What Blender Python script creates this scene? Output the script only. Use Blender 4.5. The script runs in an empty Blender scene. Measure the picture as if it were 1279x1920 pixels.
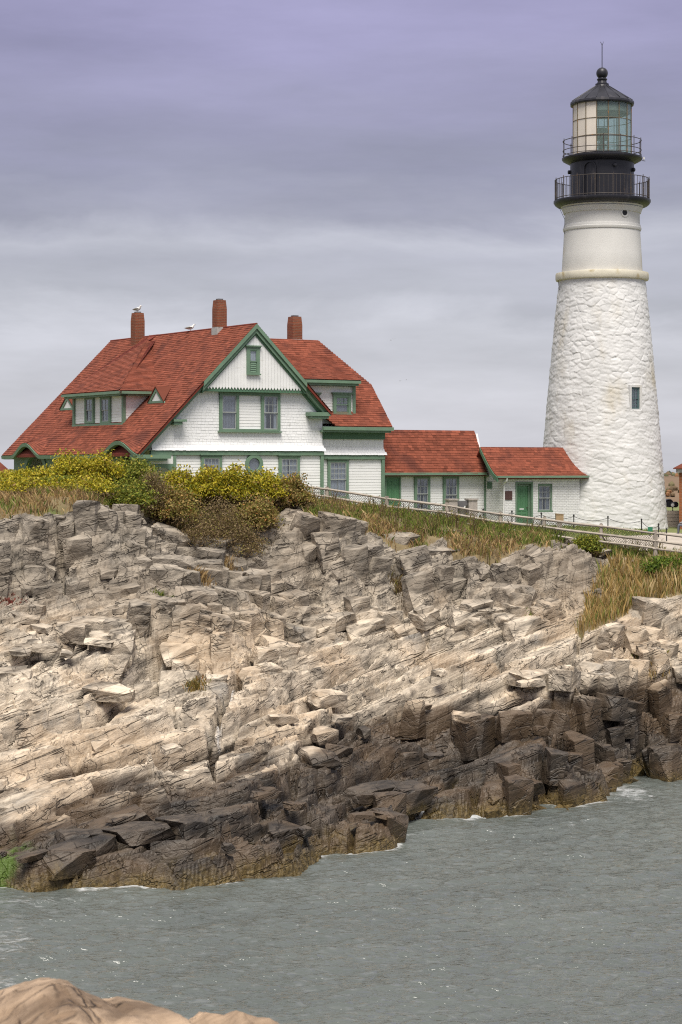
import bpy, bmesh, math, random
import numpy as np
from mathutils import Vector, Matrix

scene = bpy.context.scene
col = scene.collection
RD = random.Random(11)
rng = np.random.default_rng(11)

# ------------------------------------------------------------------ camera, sky, sun, exposure
F, HZ, CX, H = 3883.0, 875.0, 639.5, 11.5          # focal length in photo pixels, horizon row, centre column, eye height
cam_data = bpy.data.cameras.new('camera')
cam = bpy.data.objects.new('camera', cam_data)
col.objects.link(cam)
cam.location = (0, 0, H)
cam.rotation_euler = (math.radians(90), 0, 0)
cam_data.sensor_fit = 'VERTICAL'
cam_data.sensor_height = 36.0
cam_data.sensor_width = 24.0
cam_data.lens = F / 1920.0 * 36.0
cam_data.shift_y = -(960.0 - HZ) / 1920.0
cam_data.clip_end = 9000
cam_data.clip_start = 0.3
cam_data.dof.use_dof = True
cam_data.dof.focus_distance = 92.0
cam_data.dof.aperture_fstop = 4.5
scene.camera = cam

SUN_DIR = Vector((0.02, -0.46, 0.89)).normalized()
world = bpy.data.worlds.new('World')
scene.world = world
world.use_nodes = True
wn, wl = world.node_tree.nodes, world.node_tree.links
wn.clear()
w_out = wn.new('ShaderNodeOutputWorld')
w_bg = wn.new('ShaderNodeBackground')
w_sky = wn.new('ShaderNodeTexSky')
w_sky.sky_type = 'NISHITA'
w_sky.sun_disc = False
w_sky.sun_elevation = math.asin(SUN_DIR.z)
w_sky.sun_rotation = math.atan2(SUN_DIR.x, SUN_DIR.y)
w_tc = wn.new('ShaderNodeTexCoord')
w_sep = wn.new('ShaderNodeSeparateXYZ')
wl.new(w_tc.outputs['Generated'], w_sep.inputs[0])
# stratus sheets: noise stretched flat along the horizon warps the height that picks the cloud tone
w_map = wn.new('ShaderNodeMapping')
w_map.inputs['Scale'].default_value = (6.0, 6.0, 19.0)
wl.new(w_tc.outputs['Generated'], w_map.inputs[0])
w_no = wn.new('ShaderNodeTexNoise')
w_no.inputs['Scale'].default_value = 1.0
w_no.inputs['Detail'].default_value = 9.0
w_no.inputs['Roughness'].default_value = 0.58
w_no.inputs['Distortion'].default_value = 0.3
wl.new(w_map.outputs[0], w_no.inputs['Vector'])
w_warp = wn.new('ShaderNodeMath'); w_warp.operation = 'MULTIPLY_ADD'
wl.new(w_no.outputs['Fac'], w_warp.inputs[0])
w_warp.inputs[1].default_value = 0.075
w_off = wn.new('ShaderNodeMath'); w_off.operation = 'SUBTRACT'
wl.new(w_sep.outputs['Z'], w_off.inputs[0]); w_off.inputs[1].default_value = 0.0375
wl.new(w_off.outputs[0], w_warp.inputs[2])
w_mr = wn.new('ShaderNodeMapRange')
w_mr.inputs['From Min'].default_value = -0.02
w_mr.inputs['From Max'].default_value = 0.40
wl.new(w_warp.outputs[0], w_mr.inputs['Value'])
w_cr = wn.new('ShaderNodeValToRGB')
cr = w_cr.color_ramp
stops = [(0.00, (.530, .530, .575)), (0.09, (.525, .525, .580)), (0.155, (.475, .475, .530)), (0.20, (.520, .520, .580)),
         (0.235, (.400, .400, .455)), (0.275, (.420, .418, .485)), (0.305, (.470, .468, .535)), (0.345, (.315, .310, .385)), (0.39, (.260, .254, .340)),
         (0.45, (.280, .266, .385)), (0.52, (.305, .284, .440)), (0.60, (.325, .300, .475)), (0.72, (.40, .385, .50)), (0.86, (.48, .47, .54)), (1.0, (.52, .51, .56))]
while len(cr.elements) < len(stops):
    cr.elements.new(0.5)
for e, (p, c) in zip(cr.elements, stops):
    e.position = p
    e.color = (*c, 1)
wl.new(w_mr.outputs[0], w_cr.inputs[0])
w_no2 = wn.new('ShaderNodeTexNoise')
w_no2.inputs['Scale'].default_value = 1.6
w_no2.inputs['Detail'].default_value = 12.0
w_no2.inputs['Roughness'].default_value = 0.58
w_map2 = wn.new('ShaderNodeMapping'); w_map2.inputs['Scale'].default_value = (3.0, 3.0, 15.0)
wl.new(w_tc.outputs['Generated'], w_map2.inputs[0]); wl.new(w_map2.outputs[0], w_no2.inputs['Vector'])
w_mr2 = wn.new('ShaderNodeMapRange')
w_mr2.inputs['From Min'].default_value = 0.3; w_mr2.inputs['From Max'].default_value = 0.7
w_mr2.inputs['To Min'].default_value = 0.82; w_mr2.inputs['To Max'].default_value = 1.16
wl.new(w_no2.outputs['Fac'], w_mr2.inputs['Value'])
w_mul = wn.new('ShaderNodeVectorMath'); w_mul.operation = 'SCALE'
wl.new(w_cr.outputs[0], w_mul.inputs[0]); wl.new(w_mr2.outputs[0], w_mul.inputs['Scale'])
w_cl = wn.new('ShaderNodeVectorMath'); w_cl.operation = 'SCALE'       # cloud radiance, in the units of the sky texture
wl.new(w_mul.outputs[0], w_cl.inputs[0]); w_cl.inputs['Scale'].default_value = 3.3
w_mix = wn.new('ShaderNodeMix'); w_mix.data_type = 'RGBA'
w_mix.inputs['Factor'].default_value = 0.96
wl.new(w_sky.outputs[0], w_mix.inputs['A']); wl.new(w_cl.outputs[0], w_mix.inputs['B'])
w_bg.inputs['Strength'].default_value = 0.1
wl.new(w_mix.outputs['Result'], w_bg.inputs['Color'])
wl.new(w_bg.outputs[0], w_out.inputs['Surface'])

sun_data = bpy.data.lights.new('sun', 'SUN')
sun_data.energy = 1.5
sun_data.angle = math.radians(30)
sun_data.color = (1.0, 0.945, 0.86)
sun = bpy.data.objects.new('sun', sun_data)
col.objects.link(sun)
sun.location = (-40, -40, 120)
sun.rotation_euler = SUN_DIR.to_track_quat('Z', 'Y').to_euler()

scene.view_settings.view_transform = 'Standard'
scene.view_settings.look = 'None'
scene.view_settings.exposure = 1.75
scene.view_settings.gamma = 1.0
scene.view_settings.use_curve_mapping = False
scene.cycles.use_denoising = False
scene.cycles.filter_width = 1.15
scene.cycles.max_bounces = 6
scene.cycles.diffuse_bounces = 2
scene.cycles.glossy_bounces = 3
scene.cycles.transparent_max_bounces = 8
scene.cycles.caustics_reflective = False
scene.cycles.caustics_refractive = False


def at(px, py, Y):
    return Vector(((px - CX) * Y / F, Y, H + (HZ - py) * Y / F))


# ------------------------------------------------------------------ tags
def tag(o, label=None, cat=None, group=None, kind=None):
    if label: o['label'] = label
    if cat: o['category'] = cat
    if group: o['group'] = group
    if kind: o['kind'] = kind
    return o


def empty(name, loc, rz=0.0):
    o = bpy.data.objects.new(name, None)
    col.objects.link(o)
    o.location = loc
    o.rotation_euler = (0, 0, rz)
    o.empty_display_size = 0.2
    return o


def mobj(name, me, parent=None, kind=None):
    o = bpy.data.objects.new(name, me)
    col.objects.link(o)
    if parent: o.parent = parent
    if kind: o['kind'] = kind
    return o


def copy_tree(o, parent=None):
    c = o.copy()
    col.objects.link(c)
    c.parent = parent
    for ch in list(o.children):
        copy_tree(ch, c)
    return c


# ------------------------------------------------------------------ materials
def nodes_of(m):
    m.use_nodes = True
    return m.node_tree.nodes, m.node_tree.links


def lin(c):
    return (*c, 1.0)


def mat(name, color, rough=0.75, var=0.12, scale=2.0, bump=0.0, bscale=30.0, tint=0.0, spec=0.35, metallic=0.0,
        stain=None, stain_scale=1.2, stain_lo=0.55, stain_hi=0.75, stretch=(1, 1, 1), colattr=None):
    m = bpy.data.materials.new(name)
    n, l = nodes_of(m)
    b = n['Principled BSDF']
    geo = n.new('ShaderNodeNewGeometry')
    mp = n.new('ShaderNodeMapping'); mp.inputs['Scale'].default_value = stretch
    l.new(geo.outputs['Position'], mp.inputs[0])
    no = n.new('ShaderNodeTexNoise')
    no.inputs['Scale'].default_value = scale; no.inputs['Detail'].default_value = 6; no.inputs['Roughness'].default_value = .6
    l.new(mp.outputs[0], no.inputs['Vector'])
    mr = n.new('ShaderNodeMapRange')
    mr.inputs['From Min'].default_value = .25; mr.inputs['From Max'].default_value = .75
    mr.inputs['To Min'].default_value = 1 - var; mr.inputs['To Max'].default_value = 1 + var
    l.new(no.outputs['Fac'], mr.inputs['Value'])
    fac = mr.outputs[0]
    if tint:
        at_ = n.new('ShaderNodeAttribute'); at_.attribute_name = 'tint'
        t2 = n.new('ShaderNodeMapRange')
        t2.inputs['To Min'].default_value = 1 - tint; t2.inputs['To Max'].default_value = 1 + tint
        l.new(at_.outputs['Fac'], t2.inputs['Value'])
        mm = n.new('ShaderNodeMath'); mm.operation = 'MULTIPLY'
        l.new(fac, mm.inputs[0]); l.new(t2.outputs[0], mm.inputs[1])
        fac = mm.outputs[0]
    if colattr:
        ca = n.new('ShaderNodeAttribute'); ca.attribute_name = colattr
        csrc = ca.outputs['Color']
    else:
        rgb = n.new('ShaderNodeRGB'); rgb.outputs[0].default_value = lin(color)
        csrc = rgb.outputs[0]
    sc = n.new('ShaderNodeVectorMath'); sc.operation = 'SCALE'
    l.new(csrc, sc.inputs[0]); l.new(fac, sc.inputs['Scale'])
    out = sc.outputs[0]
    if stain:
        sn = n.new('ShaderNodeTexNoise'); sn.inputs['Scale'].default_value = stain_scale; sn.inputs['Detail'].default_value = 8
        l.new(mp.outputs[0], sn.inputs['Vector'])
        sr = n.new('ShaderNodeMapRange'); sr.interpolation_type = 'SMOOTHSTEP'
        sr.inputs['From Min'].default_value = stain_lo; sr.inputs['From Max'].default_value = stain_hi
        l.new(sn.outputs['Fac'], sr.inputs['Value'])
        mx = n.new('ShaderNodeMix'); mx.data_type = 'RGBA'
        l.new(sr.outputs[0], mx.inputs['Factor']); l.new(out, mx.inputs['A'])
        mx.inputs['B'].default_value = lin(stain)
        out = mx.outputs['Result']
    l.new(out, b.inputs['Base Color'])
    b.inputs['Roughness'].default_value = rough
    b.inputs['Metallic'].default_value = metallic
    b.inputs['Specular IOR Level'].default_value = spec
    if bump:
        bn = n.new('ShaderNodeTexNoise'); bn.inputs['Scale'].default_value = bscale; bn.inputs['Detail'].default_value = 8
        l.new(mp.outputs[0], bn.inputs['Vector'])
        bp = n.new('ShaderNodeBump'); bp.inputs['Strength'].default_value = 1.0; bp.inputs['Distance'].default_value = bump
        l.new(bn.outputs['Fac'], bp.inputs['Height'])
        l.new(bp.outputs[0], b.inputs['Normal'])
    return m


def leaf_mat(name, rough=.6, trans=.3):
    m = bpy.data.materials.new(name)
    n, l = nodes_of(m)
    b = n['Principled BSDF']
    a = n.new('ShaderNodeAttribute'); a.attribute_name = 'col'
    l.new(a.outputs['Color'], b.inputs['Base Color'])
    b.inputs['Roughness'].default_value = rough
    b.inputs['Specular IOR Level'].default_value = .2
    t = n.new('ShaderNodeBsdfTranslucent')
    l.new(a.outputs['Color'], t.inputs['Color'])
    mx = n.new('ShaderNodeMixShader'); mx.inputs[0].default_value = trans
    l.new(b.outputs[0], mx.inputs[1]); l.new(t.outputs[0], mx.inputs[2])
    l.new(mx.outputs[0], n['Material Output'].inputs['Surface'])
    return m


M = {}
M['white'] = mat('white_paint', (.80, .80, .79), .55, .05, 1.5, stain=(.62, .61, .57), stain_scale=2.2, stain_lo=.6, stain_hi=.8, tint=.05, stretch=(1, 1, 3))
M['white_shingle'] = mat('white_shingle_paint', (.84, .84, .845), .6, .04, 2.5, tint=.03, stain=(.55, .55, .53), stain_scale=3.0, stain_lo=.62, stain_hi=.85)
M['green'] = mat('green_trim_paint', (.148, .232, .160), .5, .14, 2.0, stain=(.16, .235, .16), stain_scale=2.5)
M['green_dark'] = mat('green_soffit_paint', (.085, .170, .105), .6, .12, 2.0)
M['door'] = mat('green_door_paint', (.095, .225, .115), .45, .1, 2.0)
M['red'] = mat('red_asphalt_shingle', (.212, .062, .036), .85, .26, .9, tint=.34, bump=.004, bscale=120, stain=(.115, .036, .024), stain_scale=.9, stain_lo=.48, stain_hi=.72, spec=.2)
M['red_deck'] = mat('red_roof_deck', (.17, .035, .022), .9, .15, 1.0)
M['brick_white'] = mat('white_painted_brick', (.78, .78, .77), .6, .05, 2.0)
M['tower_white'] = mat('white_painted_rubble', (.615, .612, .600), .7, .12, .6, tint=.06, bump=.012, bscale=14, stain=(.46, .41, .31), stain_scale=.75, stain_lo=.52, stain_hi=.86, stretch=(1, 1, .45))
M['tower_smooth'] = mat('white_painted_tower_brick', (.61, .60, .57), .65, .07, .8, bump=.006, bscale=22, stain=(.55, .48, .36), stain_scale=.9, stain_lo=.60, stain_hi=.85, stretch=(1, 1, .6))
M['band'] = mat('weathered_band', (.62, .58, .47), .7, .15, 1.5, bump=.006, bscale=25, stain=(.36, .27, .10), stain_scale=1.3, stain_lo=.52, stain_hi=.72)
M['black'] = mat('black_iron_paint', (.018, .018, .024), .42, .3, 1.5, stain=(.060, .055, .060), stain_scale=1.4, stain_lo=.55, stain_hi=.8, stretch=(1.4, 1.4, .35), spec=.4)
M['rail_iron'] = mat('weathered_rail_iron', (.060, .050, .045), .6, .3, 4.0, stain=(.16, .10, .05), stain_scale=5)
M['mullion'] = mat('rusty_lantern_bars', (.15, .12, .075), .6, .25, 5.0, stain=(.33, .14, .03), stain_scale=3.0, stain_lo=.58, stain_hi=.7)
M['lantern_panel'] = mat('pale_lantern_panel', (.66, .60, .52), .5, .06, 2.0, stain=(.45, .22, .05), stain_scale=2.2, stain_lo=.70, stain_hi=.78, stretch=(3, 3, .7))
M['lens'] = mat('lamp_housing', (.08, .08, .075), .3, .2, 3.0)
M['metal_grey'] = mat('lead_flashing', (.40, .40, .38), .5, .2, 6.0, stain=(.20, .20, .19), stain_scale=7)
M['wood'] = mat('weathered_fence_wood', (.36, .315, .26), .85, .25, 3.0, bump=.004, bscale=40, tint=.16, stain=(.24, .21, .18), stain_scale=3.0, stretch=(1, 1, 1))
M['wire'] = mat('galvanised_wire', (.20, .19, .17), .5, .2, 6.0)
M['granite'] = mat('grey_granite', (.36, .32, .29), .85, .25, 8.0, bump=.008, bscale=25)
M['bronze'] = mat('dark_bronze', (.085, .078, .055), .5, .25, 4.0, metallic=.3)
M['slate_iron'] = mat('grey_cast_iron', (.13, .125, .13), .6, .25, 4.0)
M['plaque'] = mat('brown_bronze_plaque', (.085, .045, .04), .45, .2, 9.0)
M['curtain'] = mat('grey_curtain', (.42, .41, .43), .9, .18, 6.0, stretch=(3, 3, .5))
M['curtain_white'] = mat('white_curtain', (.68, .68, .70), .9, .12, 6.0, stretch=(3, 3, .5))
M['sash_grey'] = mat('grey_sash_paint', (.34, .36, .35), .5, .1, 3.0)
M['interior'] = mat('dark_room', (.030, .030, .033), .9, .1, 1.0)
M['chain'] = mat('black_chain', (.022, .022, .022), .5, .2, 6.0)
M['path'] = mat('pale_gravel_path', (.42, .37, .31), .9, .14, 1.2, bump=.01, bscale=12, stain=(.28, .25, .20), stain_scale=.9)
M['sand_wood'] = mat('tan_wood', (.34, .24, .14), .8, .2, 4.0)
M['sign_green'] = mat('green_sign_enamel', (.03, .16, .09), .4, .1, 3.0)
M['gull_white'] = mat('gull_white', (.70, .69, .66), .8, .08, 8.0)
M['gull_grey'] = mat('gull_grey', (.22, .21, .19), .8, .15, 8.0)
M['far_wood'] = mat('autumn_woodland', (.16, .105, .06), .95, .35, .12, colattr='col')
M['leaf'] = leaf_mat('shrub_leaves')
M['blade'] = leaf_mat('grass_blades', .7, .25)
M['stem'] = mat('brown_stems', (.10, .07, .045), .9, .25, 6.0)

# glass: thin reflective pane one can see through
def glass_mat(name, tint, refl):
    m = bpy.data.materials.new(name)
    n, l = nodes_of(m)
    n.remove(n['Principled BSDF'])
    t = n.new('ShaderNodeBsdfTransparent'); t.inputs[0].default_value = lin(tint)
    g = n.new('ShaderNodeBsdfGlossy'); g.inputs['Roughness'].default_value = .03; g.inputs[0].default_value = (.9, .93, .95, 1)
    lw = n.new('ShaderNodeLayerWeight'); lw.inputs['Blend'].default_value = .5
    pw = n.new('ShaderNodeMath'); pw.operation = 'POWER'; pw.inputs[1].default_value = 4.0
    l.new(lw.outputs['Facing'], pw.inputs[0])
    ad = n.new('ShaderNodeMath'); ad.operation = 'MULTIPLY_ADD'; ad.inputs[1].default_value = .6; ad.inputs[2].default_value = refl
    l.new(pw.outputs[0], ad.inputs[0])
    mx = n.new('ShaderNodeMixShader')
    l.new(ad.outputs[0], mx.inputs[0]); l.new(t.outputs[0], mx.inputs[1]); l.new(g.outputs[0], mx.inputs[2])
    l.new(mx.outputs[0], n['Material Output'].inputs['Surface'])
    return m
M['glass'] = glass_mat('window_glass', (.80, .83, .86), .10)
M['glass_teal'] = glass_mat('lantern_glass', (.92, .99, .965), .03)
_n, _l = M['glass_teal'].node_tree.nodes, M['glass_teal'].node_tree.links
_d = _n.new('ShaderNodeBsdfDiffuse'); _d.inputs[0].default_value = (.66, .80, .72, 1)      # pale green diffuse layer that makes the storm panes milkier
_t = _n.new('ShaderNodeBsdfTranslucent'); _t.inputs[0].default_value = (.66, .80, .72, 1)
_a = _n.new('ShaderNodeMixShader'); _l.new(_d.outputs[0], _a.inputs[1]); _l.new(_t.outputs[0], _a.inputs[2])
_m = _n.new('ShaderNodeMixShader'); _m.inputs[0].default_value = .15
_l.new(_n['Material Output'].inputs['Surface'].links[0].from_socket, _m.inputs[1]); _l.new(_a.outputs[0], _m.inputs[2])
_l.new(_m.outputs[0], _n['Material Output'].inputs['Surface'])


# brick walls: painted relief / red chimney brick
def brick_mat(name, c1, c2, mortar, scale, bump, rough=.8, wall='xz'):
    m = bpy.data.materials.new(name)
    n, l = nodes_of(m)
    b = n['Principled BSDF']
    tc = n.new('ShaderNodeTexCoord')
    sp = n.new('ShaderNodeSeparateXYZ'); l.new(tc.outputs['Object'], sp.inputs[0])
    ad = n.new('ShaderNodeMath'); ad.operation = 'ADD'
    l.new(sp.outputs['X'], ad.inputs[0]); l.new(sp.outputs['Y'], ad.inputs[1])
    cb = n.new('ShaderNodeCombineXYZ'); l.new(ad.outputs[0], cb.inputs['X']); l.new(sp.outputs['Z'], cb.inputs['Y'])
    br = n.new('ShaderNodeTexBrick')
    l.new(cb.outputs[0], br.inputs['Vector'])
    br.inputs['Color1'].default_value = lin(c1); br.inputs['Color2'].default_value = lin(c2); br.inputs['Mortar'].default_value = lin(mortar)
    br.inputs['Scale'].default_value = 1.0
    br.inputs['Brick Width'].default_value = scale; br.inputs['Row Height'].default_value = scale * .36
    br.inputs['Mortar Size'].default_value = scale * .045; br.inputs['Mortar Smooth'].default_value = .3
    no = n.new('ShaderNodeTexNoise'); no.inputs['Scale'].default_value = 2.5; no.inputs['Detail'].default_value = 6
    l.new(tc.outputs['Object'], no.inputs['Vector'])
    mr = n.new('ShaderNodeMapRange'); mr.inputs['To Min'].default_value = .75; mr.inputs['To Max'].default_value = 1.2
    l.new(no.outputs['Fac'], mr.inputs['Value'])
    sc = n.new('ShaderNodeVectorMath'); sc.operation = 'SCALE'
    l.new(br.outputs['Color'], sc.inputs[0]); l.new(mr.outputs[0], sc.inputs['Scale'])
    l.new(sc.outputs[0], b.inputs['Base Color'])
    b.inputs['Roughness'].default_value = rough
    bp = n.new('ShaderNodeBump'); bp.inputs['Distance'].default_value = bump; bp.invert = True
    l.new(br.outputs['Fac'], bp.inputs['Height']); l.new(bp.outputs[0], b.inputs['Normal'])
    return m
M['chimney'] = brick_mat('red_chimney_brick', (.24, .062, .024), (.17, .042, .018), (.22, .13, .08), .22, .012)
M['oil_brick'] = brick_mat('orange_brick', (.30, .085, .022), (.23, .06, .016), (.26, .17, .10), .24, .012)
M['white_brick'] = brick_mat('white_brick_wall', (.80, .80, .79), (.74, .74, .73), (.60, .60, .59), .24, .010, .6)


# ------------------------------------------------------------------ mesh builder
def mesh_np(name, V, faces, mt, smooth=False, tint=None, colr=None):
    """V (n,3) array, faces (m,k) array of equal-size polygons"""
    V = np.asarray(V, dtype=np.float32)
    faces = np.asarray(faces, dtype=np.int32)
    me = bpy.data.meshes.new(name)
    m, k = faces.shape
    me.vertices.add(len(V)); me.vertices.foreach_set('co', V.ravel())
    me.loops.add(m * k); me.loops.foreach_set('vertex_index', faces.ravel())
    me.polygons.add(m)
    me.polygons.foreach_set('loop_start', np.arange(0, m * k, k, dtype=np.int32))
    me.polygons.foreach_set('loop_total', np.full(m, k, dtype=np.int32))
    me.polygons.foreach_set('use_smooth', np.full(m, bool(smooth)))
    if tint is not None:
        a = me.attributes.new('tint', 'FLOAT', 'FACE')
        a.data.foreach_set('value', np.asarray(tint, dtype=np.float32))
    if colr is not None:
        a = me.attributes.new('col', 'FLOAT_COLOR', 'POINT')
        c = np.ones((len(V), 4), dtype=np.float32); c[:, :3] = colr
        a.data.foreach_set('color', c.ravel())
    me.materials.append(mt)
    me.update(calc_edges=True)
    me.validate()
    return me


class MB:
    def __init__(self, f=None):
        self.v, self.fc, self.t = [], [], []
        self.f = f or (lambda a, n, z: (a, n, z))
        self.tint = None

    def _add(self, pts, faces):
        o = len(self.v)
        self.v += [self.f(*p) for p in pts]
        for fa in faces:
            self.fc.append([o + i for i in fa])
            self.t.append(.5 if self.tint is None else self.tint)
        return self

    def box(self, a0, a1, n0, n1, z0, z1):
        p = [(a0, n0, z0), (a1, n0, z0), (a1, n1, z0), (a0, n1, z0), (a0, n0, z1), (a1, n0, z1), (a1, n1, z1), (a0, n1, z1)]
        return self._add(p, [(0, 3, 2, 1), (4, 5, 6, 7), (0, 1, 5, 4), (1, 2, 6, 5), (2, 3, 7, 6), (3, 0, 4, 7)])

    def prism(self, poly, n0, n1):
        """poly in (a, z), extruded along n"""
        k = len(poly)
        p = [(a, n0, z) for a, z in poly] + [(a, n1, z) for a, z in poly]
        fs = [tuple(range(k))[::-1], tuple(range(k, 2 * k))]
        fs += [(i, (i + 1) % k, k + (i + 1) % k, k + i) for i in range(k)]
        return self._add(p, fs)

    def hexa(self, p):
        """8 corner points, bottom ring then top ring"""
        return self._add(p, [(0, 3, 2, 1), (4, 5, 6, 7), (0, 1, 5, 4), (1, 2, 6, 5), (2, 3, 7, 6), (3, 0, 4, 7)])

    def slab(self, quad, d):
        """polygon of 3D points thickened by vector d"""
        k = len(quad)
        q2 = [tuple(Vector(p) + Vector(d)) for p in quad]
        fs = [tuple(range(k))[::-1], tuple(range(k, 2 * k))] + [(i, (i + 1) % k, k + (i + 1) % k, k + i) for i in range(k)]
        return self._add(list(quad) + q2, fs)

    def tube(self, pts, r, k=8, cap=True):
        pts = [Vector(p) for p in pts]
        rs = r if isinstance(r, (list, tuple)) else [r] * len(pts)
        rings = []
        up = Vector((0, 0, 1))
        for i, p in enumerate(pts):
            d = (pts[min(i + 1, len(pts) - 1)] - pts[max(i - 1, 0)]).normalized()
            s = d.cross(up)
            if s.length < 1e-3: s = d.cross(Vector((1, 0, 0)))
            s.normalize(); t = s.cross(d).normalized()
            rings.append([tuple(p + rs[i] * (math.cos(2 * math.pi * j / k) * s + math.sin(2 * math.pi * j / k) * t)) for j in range(k)])
        P = [q for rg in rings for q in rg]
        fs = []
        for i in range(len(pts) - 1):
            for j in range(k):
                fs.append((i * k + j, i * k + (j + 1) % k, (i + 1) * k + (j + 1) % k, (i + 1) * k + j))
        if cap:
            fs.append(tuple(range(k))[::-1]); fs.append(tuple(range((len(pts) - 1) * k, len(pts) * k)))
        return self._add(P, fs)

    def lathe(self, prof, k=48, c=(0, 0), phase=0.0, closed=False):
        P, fs = [], []
        for r, z in prof:
            for j in range(k):
                a = 2 * math.pi * j / k + phase
                P.append((c[0] + r * math.cos(a), c[1] + r * math.sin(a), z))
        m = len(prof)
        for i in range(m - 1 if not closed else m):
            i2 = (i + 1) % m
            for j in range(k):
                fs.append((i * k + j, i * k + (j + 1) % k, i2 * k + (j + 1) % k, i2 * k + j))
        if not closed:
            if prof[0][0] > 1e-4: fs.append(tuple(range(k))[::-1])
            if prof[-1][0] > 1e-4: fs.append(tuple(range((m - 1) * k, m * k)))
        return self._add(P, fs)

    def mesh(self, name, mt, smooth=False):
        me = bpy.data.meshes.new(name)
        me.from_pydata([tuple(p) for p in self.v], [], self.fc)
        me.materials.append(mt)
        if any(t != .5 for t in self.t):
            a = me.attributes.new('tint', 'FLOAT', 'FACE')
            a.data.foreach_set('value', np.asarray(self.t, dtype=np.float32))
        bm = bmesh.new(); bm.from_mesh(me)
        bmesh.ops.recalc_face_normals(bm, faces=bm.faces)
        bm.to_mesh(me); bm.free()
        if smooth:
            for p in me.polygons: p.use_smooth = True
            try:
                me.set_sharp_from_angle(angle=math.radians(35))
            except Exception:
                pass
        return me

    def build(self, name, mt, parent=None, smooth=False, kind=None):
        return mobj(name, self.mesh(name, mt, smooth), parent, kind)


# ------------------------------------------------------------------ numpy noise
def hash2(ix, iy, seed):
    h = (ix.astype(np.int64) * 374761393 + iy.astype(np.int64) * 668265263 + seed * 974634777) & 0xFFFFFFFF
    h = ((h ^ (h >> 13)) * 1274126177) & 0xFFFFFFFF
    h = ((h ^ (h >> 16)) * 2246822519) & 0xFFFFFFFF
    h = h ^ (h >> 15)
    return (h & 0xFFFFFF).astype(np.float64) / float(0x1000000)


def vnoise(x, y, seed):
    ix = np.floor(x); iy = np.floor(y)
    fx = x - ix; fy = y - iy
    fx = fx * fx * (3 - 2 * fx); fy = fy * fy * (3 - 2 * fy)
    a = hash2(ix, iy, seed); b = hash2(ix + 1, iy, seed)
    c = hash2(ix, iy + 1, seed); d = hash2(ix + 1, iy + 1, seed)
    return (a + (b - a) * fx) * (1 - fy) + (c + (d - c) * fx) * fy


def fbm(x, y, o=4, seed=0, gain=.5):
    s = 0; a = 1; t = 0
    for i in range(o):
        s = s + a * vnoise(x * 2 ** i + 17.3 * i, y * 2 ** i + 9.1 * i, seed + i)
        t += a; a *= gain
    return s / t


def voro(x, y, seed, jit=.8, stagger=.5, wrapx=None):
    """returns centre x, centre y, cell hash ids (ix, iy), edge distance"""
    iy0 = np.floor(y)
    best = np.full(x.shape, 1e9); b2 = np.full(x.shape, 1e9)
    cx = np.zeros_like(x); cy = np.zeros_like(x); c2x = np.zeros_like(x); c2y = np.zeros_like(x)
    bi = np.zeros_like(x); bj = np.zeros_like(x)
    for dj in (-1, 0, 1):
        jy = iy0 + dj
        sh = stagger * np.mod(jy, 2)
        ix0 = np.floor(x - sh)
        for di in (-1, 0, 1):
            jx = ix0 + di
            hx = jx if wrapx is None else np.mod(jx, wrapx)
            px = jx + sh + .5 + jit * (hash2(hx, jy, seed) - .5)
            py = jy + .5 + jit * (hash2(hx, jy, seed + 1) - .5)
            d = (px - x) ** 2 + (py - y) ** 2
            n1 = d < best
            n2 = (~n1) & (d < b2)
            b2 = np.where(n1, best, np.where(n2, d, b2))
            c2x = np.where(n1, cx, np.where(n2, px, c2x)); c2y = np.where(n1, cy, np.where(n2, py, c2y))
            best = np.where(n1, d, best)
            cx = np.where(n1, px, cx); cy = np.where(n1, py, cy)
            bi = np.where(n1, hx, bi); bj = np.where(n1, jy, bj)
    gap = np.sqrt((c2x - cx) ** 2 + (c2y - cy) ** 2) + 1e-6
    return cx, cy, bi, bj, (b2 - best) / (2 * gap)


def sstep(a, b, x):
    t = np.clip((x - a) / (b - a), 0, 1)
    return t * t * (3 - 2 * t)


# ------------------------------------------------------------------ terrain
def in_poly(px, py, poly):
    r = np.zeros(px.shape, bool)
    k = len(poly)
    for i in range(k):
        x0, y0 = poly[i]; x1, y1 = poly[(i + 1) % k]
        if y0 == y1: continue
        c = ((y0 > py) != (y1 > py)) & (px < (x1 - x0) * (py - y0) / (y1 - y0) + x0)
        r ^= c
    return r


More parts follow.
